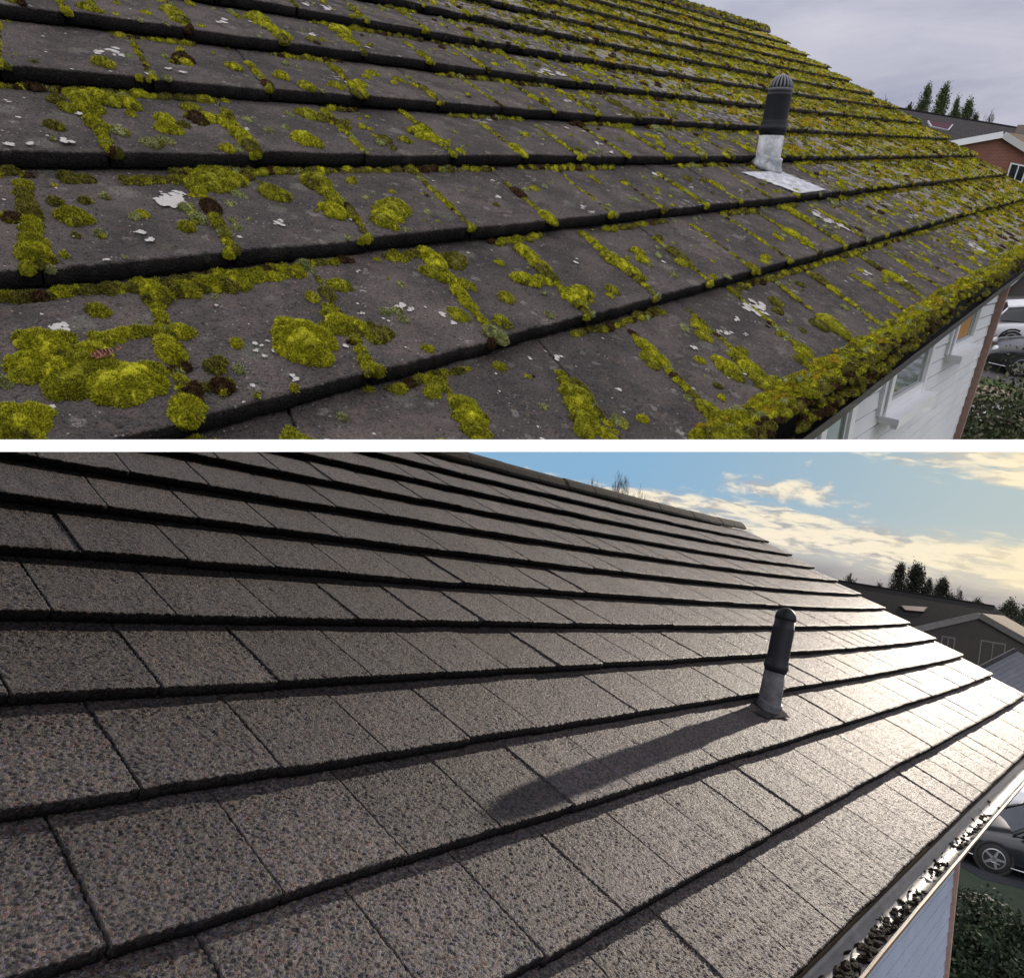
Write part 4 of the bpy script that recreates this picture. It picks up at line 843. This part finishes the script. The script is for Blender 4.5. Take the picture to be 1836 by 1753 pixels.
def slab(R,name,lab,pix,lam0,m,wuvs,H=6.,sky=None,depth=5.):
    """terrace seen as its long roof plane: ridge left, ridge right at lam0[0..1], eaves nearer"""
    P=[at(*p,l) for p,l in zip(pix,lam0)]; P[2]=P[1]+(P[3]-P[0]); up=R.up; e=empty(name,ground((P[2]+P[3])/2,up,H),lab,'house')
    n_=unit(np.cross(P[1]-P[0],P[3]-P[0])); n_=n_ if n_@up>0 else -n_
    MB().prism(P,n_*.12).build('roof',m,e,wuv=wuvs*2)
    bk=unit(np.cross(up,unit(P[1]-P[0]))); bk=bk if bk[2]>0 else -bk
    back=[P[0],P[1],P[1]+bk*depth-up*4,P[0]+bk*depth-up*4]; MB().prism(back,-up*.1).build('roof',m,e,wuv=wuvs*2)
    ends=[]
    for i,j in ((0,3),(1,2)): ends.append([P[i]-up*.35,P[i]+bk*depth-up*4.4,ground(P[i]+bk*depth,up,H),ground(P[j],up,H),P[j]-up*.35])
    MB().add(ends[0]+ends[1],[(0,1,2,3,4),(9,8,7,6,5)]+[(q,(q+1)%5,5+(q+1)%5,5+q) for q in range(5)]).build('wall',MT['brick'] if R is A else MT['render'],e,wuv=[(0,0,0),(5,2,0),(5,5,0),(0,5,0),(0,2,0)]*2)
    MB().tube([P[0]+n_*.1,P[1]+n_*.1],.14,8).build('ridge_tiles',m,e,wuv=[(0,0,0)]*16)
    return e,P,n_
gable(A,'brick_house','red brick house with white bargeboards, far right behind the mossy roof',(1800,242),(1700,260),(1892,300),38,9,MT['brick'],MT['tanroof'],cut=True,wins=((1802,292,1850,322),),ridgedir=unit(at(1862,250,49)-at(1800,242,38)))
eA,PA,nA=slab(A,'terrace_house','long low house with dark tiled roof and skylight behind the red brick house',[(1560,190),(1822,233),(1860,300),(1600,262)],[52,56,44,40],MT['darkroof'],[(0,0,0),(14,0,0),(14,8,0),(0,8,0)])
def skylight(R,e,P,n_,px):
    pn=n_; pts=[]
    for x,y in px: rr=ray(x,y); pts.append(rr*((pn@P[0]+.13)/(pn@rr)))
    MB().prism(pts,n_*.10).build('skylight_frame',MT['lead'] if R is A else MT['shaderoof'],e)
    c=sum(pts)/4; MB().prism([c+(p-c)*.88+n_*.102 for p in pts],n_*.02).build('skylight_pane',MT['skyl'],e)
skylight(A,eA,PA,nA,[(1662,219),(1708,226),(1700,236),(1668,229)])
ch=at(1822,232,50); cm=MB().box(ch-A.up*1.2,hA*.1+A.m*.9,unit(np.cross(A.up,A.m))*.7,A.up*1.5); o=cm.build('chimney',MT['brick'],eA,wuv=[(0,0,0),(1,0,0),(1,1,0),(0,1,0)]*2)
cb_=gable(A,'carport','low carport with a pale grey lattice roof between the mossy gutter and white car',(1846,470),(1796,512),(1900,520),30,4,MT['render'],MT['greyroof'],cut=True)
cb_['category']='carport'
TG='trees behind the far houses'
for i,(x,y,wp,lab) in enumerate([(1664,158,13,'leftmost pointed green conifer behind the dark roofed house, mossy view'),(1696,160,15,'tallest bushy green conifer beside the leftmost one, mossy view'),(1717,180,10,'small slim conifer in the middle of the conifer row, mossy view'),(1738,186,14,'rounded lower conifer at the right end of the conifer row, mossy view')]):
    tree(A,x,y,62+i*2,'conifer_tree',lab,20+i,wp*1.55,[(.07,.11,.035),(.05,.08,.03),(.12,.15,.06)],TG)
tree(A,1775,192,66,'bare_tree','small bare winter tree standing alone against grey cloud right of the conifers',31,15)
tree(A,1588,168,60,'bare_tree','faint bare shrub peeking over the verge of the mossy roof',32,20)
tree(A,1632,190,60,'round_tree','small dark round tree low beside the verge of the mossy roof',33,16,[(.05,.07,.03),(.035,.05,.02)])
# ---------------------------------------------------------------- lower place: ground and neighbours of the clean house
gq=[gp(B,a,b) for a,b in ((-40,-60),(400,-260),(400,260),(-40,60))]
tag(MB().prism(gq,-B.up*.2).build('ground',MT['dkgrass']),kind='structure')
dr=[gpix(B,*p) for p in ((1690,1500),(1700,1540),(1760,1575),(1900,1610),(2050,1640),(2050,1400),(1836,1330),(1760,1400))]
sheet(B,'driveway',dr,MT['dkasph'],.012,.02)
arc=[gpix(B,x,y) for x,y in ((1708,1612),(1740,1606),(1775,1616),(1805,1636),(1836,1665),(1860,1700),(1850,1715),(1828,1680),(1800,1655),(1772,1636),(1740,1624),(1712,1626))]
sheet(B,'kerb_path',arc,MT['kerb'],.10,.12)
hdB=unit(B.m*.9+hB*.35)
car_at(B,(1682,1512),hdB,MT['carb'],'dark car with five spoke alloy wheel in the shade below the sunlit gutter')
car_at(B,(1770,1452),hdB,MT['carw'],'white car nose just visible behind the dark car below the sunlit gutter')
bush(B,'garden_bush','large dark shaded garden bush at the lower right corner below the clean house','bush',1750,1700,11.5,1.6,1.3,.95,20000,.04,[(.022,.038,.018),(.014,.024,.012),(.04,.052,.026)],5,foot=gp(B,*gpix(B,1765,1735)))  # leaf colours darkened to paint in the garden's shade
gable(B,'grey_bungalow','shaded bungalow with white edged gable and tan roof, far right beyond the clean roof','x' and (1757,1103),(1640,1130),(1876,1170),36,10,MT['render'],MT['tanroof'],ridgedir=unit(at(1812,1108,47)-at(1757,1103,36)),wins=((1750,1154,1802,1200),(1684,1143,1712,1162)))
eB,PB,nB=slab(B,'terrace_house','long low dark roofed house in shade behind the grey bungalow',[(1490,1042),(1780,1089),(1800,1140),(1560,1120)],[52,56,46,44],MT['shaderoof'],[(0,0,0),(14,0,0),(14,8,0),(0,8,0)])
skylight(B,eB,PB,nB,[(1612,1087),(1664,1090),(1656,1099),(1620,1096)])
eG,_,_=slab(B,'garage','low garage with pale blue grey roof below the bungalow at the right edge',[(1752,1206),(1822,1170),(1900,1236),(1830,1262)],[29,31,27,25],MT['greyroof'],[(0,0,0),(5,0,0),(5,4,0),(0,4,0)]); eG['category']='garage'
cB=[(.030,.034,.022),(.022,.026,.018),(.045,.045,.028)]
for i,(x,y,wp,lab) in enumerate([(1615,1016,13,'leftmost dark conifer against pale evening cloud behind the clean roof'),(1645,1020,18,'broad tall dark conifer second from left behind the clean roof'),(1667,1041,9,'slim low dark conifer between the broad conifer and the rightmost one'),(1691,1044,14,'rightmost loose dark conifer of the row against evening cloud')]):
    tree(B,x,y,62+i*2,'conifer_tree',lab,40+i,wp*1.55,cB,TG)
tree(B,1729,1050,64,'bare_tree','lone bare winter tree right of the dark conifers in evening light',51,16)
tree(B,1526,1026,58,'bare_tree','wide bare bush like tree just over the verge of the clean roof',52,26)
tree(B,1577,1051,58,'round_tree','small round dark tree between the bare bush and the conifers',53,16,cB)
for i,(x,y,wp,lab) in enumerate([(1070,853,34,'thin bare twigs rising behind the clean roof ridge, left of the larger twiggy crown'),(1115,843,40,'largest twiggy bare treetop standing up behind the clean roof ridge'),(1158,866,34,'low spiky twigs behind the clean roof ridge, right of the twiggy treetop')]):
    tree(B,x,y,34+i,'bare_tree',lab,60+i,wp)
for i,(x,y,wp) in enumerate([(1812,1088,26),(1850,1092,30),(1780,1096,20)]):
    tree(B,x,y,80+i*3,'round_tree',['mid grey green tree on the skyline at the right edge','skyline tree half cut by the right edge','small skyline tree left of the others at the right edge'][i],70+i,wp,[(.06,.065,.04),(.045,.05,.03)])
for i,(x,y,wp) in enumerate([(1556,1062,14),(1600,1060,16),(1632,1066,18),(1706,1074,16),(1752,1082,15)]):
    tree(B,x,y,74+i*2,'round_tree','low dark treetop, number %s from the left in the line under the conifers'%['one','two','three','four','five'][i],90+i,wp*1.3,cB)
for i,(x,y,wp) in enumerate([(1654,190,14),(1686,192,16),(1716,198,14),(1750,208,12)]):
    tree(A,x,y,74+i*2,'round_tree','low green treetop %s, mossy view'%['under the leftmost conifer','under the tallest conifer','right of the tallest conifer','between conifers and bare tree'][i],100+i,wp*1.3,[(.06,.085,.03),(.045,.06,.025)])
# debris in the clean gutter
dm=MB(); rg=np.random.default_rng(8)
for k in range(520):
    u=1.+rg.random()**1.9*11; near=u<4.2; r_=rg.uniform(.006,.016)*(1. if near else .7); a_=rg.normal(.046,.014)
    if not near and vn(np.array([u*1.4]),np.array([0.]),51)[0]<.45: continue
    c=B.P(u,8.)+B.m*a_-B.up*(.082-.35*abs(a_-.044)-.006*rg.random()); T,F=ICO[1]
    nz=.7+.6*rg.random((len(T),1)); q=T*nz; dm.add(list(c+np.outer(q[:,0]*r_*1.6,B.e1)+np.outer(q[:,1]*r_,B.m)+np.outer(q[:,2]*r_*.45,B.up)),[tuple(f) for f in F])
for k in range(70):                                  # loose leaves and twigs
    u=1.2+rg.random()**1.7*9; c=B.P(u,8.)+B.m*rg.uniform(.02,.075)-B.up*rg.uniform(.055,.07); d=unit(rg.normal(size=3)); e_=unit(np.cross(d,rg.normal(size=3))); L=rg.uniform(.008,.02)
    if k%3: dm.prism([c-d*L,c+e_*L*.4,c+d*L,c-e_*L*.4],np.cross(d,e_)*.0012)
    else: dm.tube([c-d*L*1.6,c+e_*.004,c+d*L*1.6],.0011,5)
tag(dm.build('gutter_sludge',MT['debris'],None,True),kind='stuff')
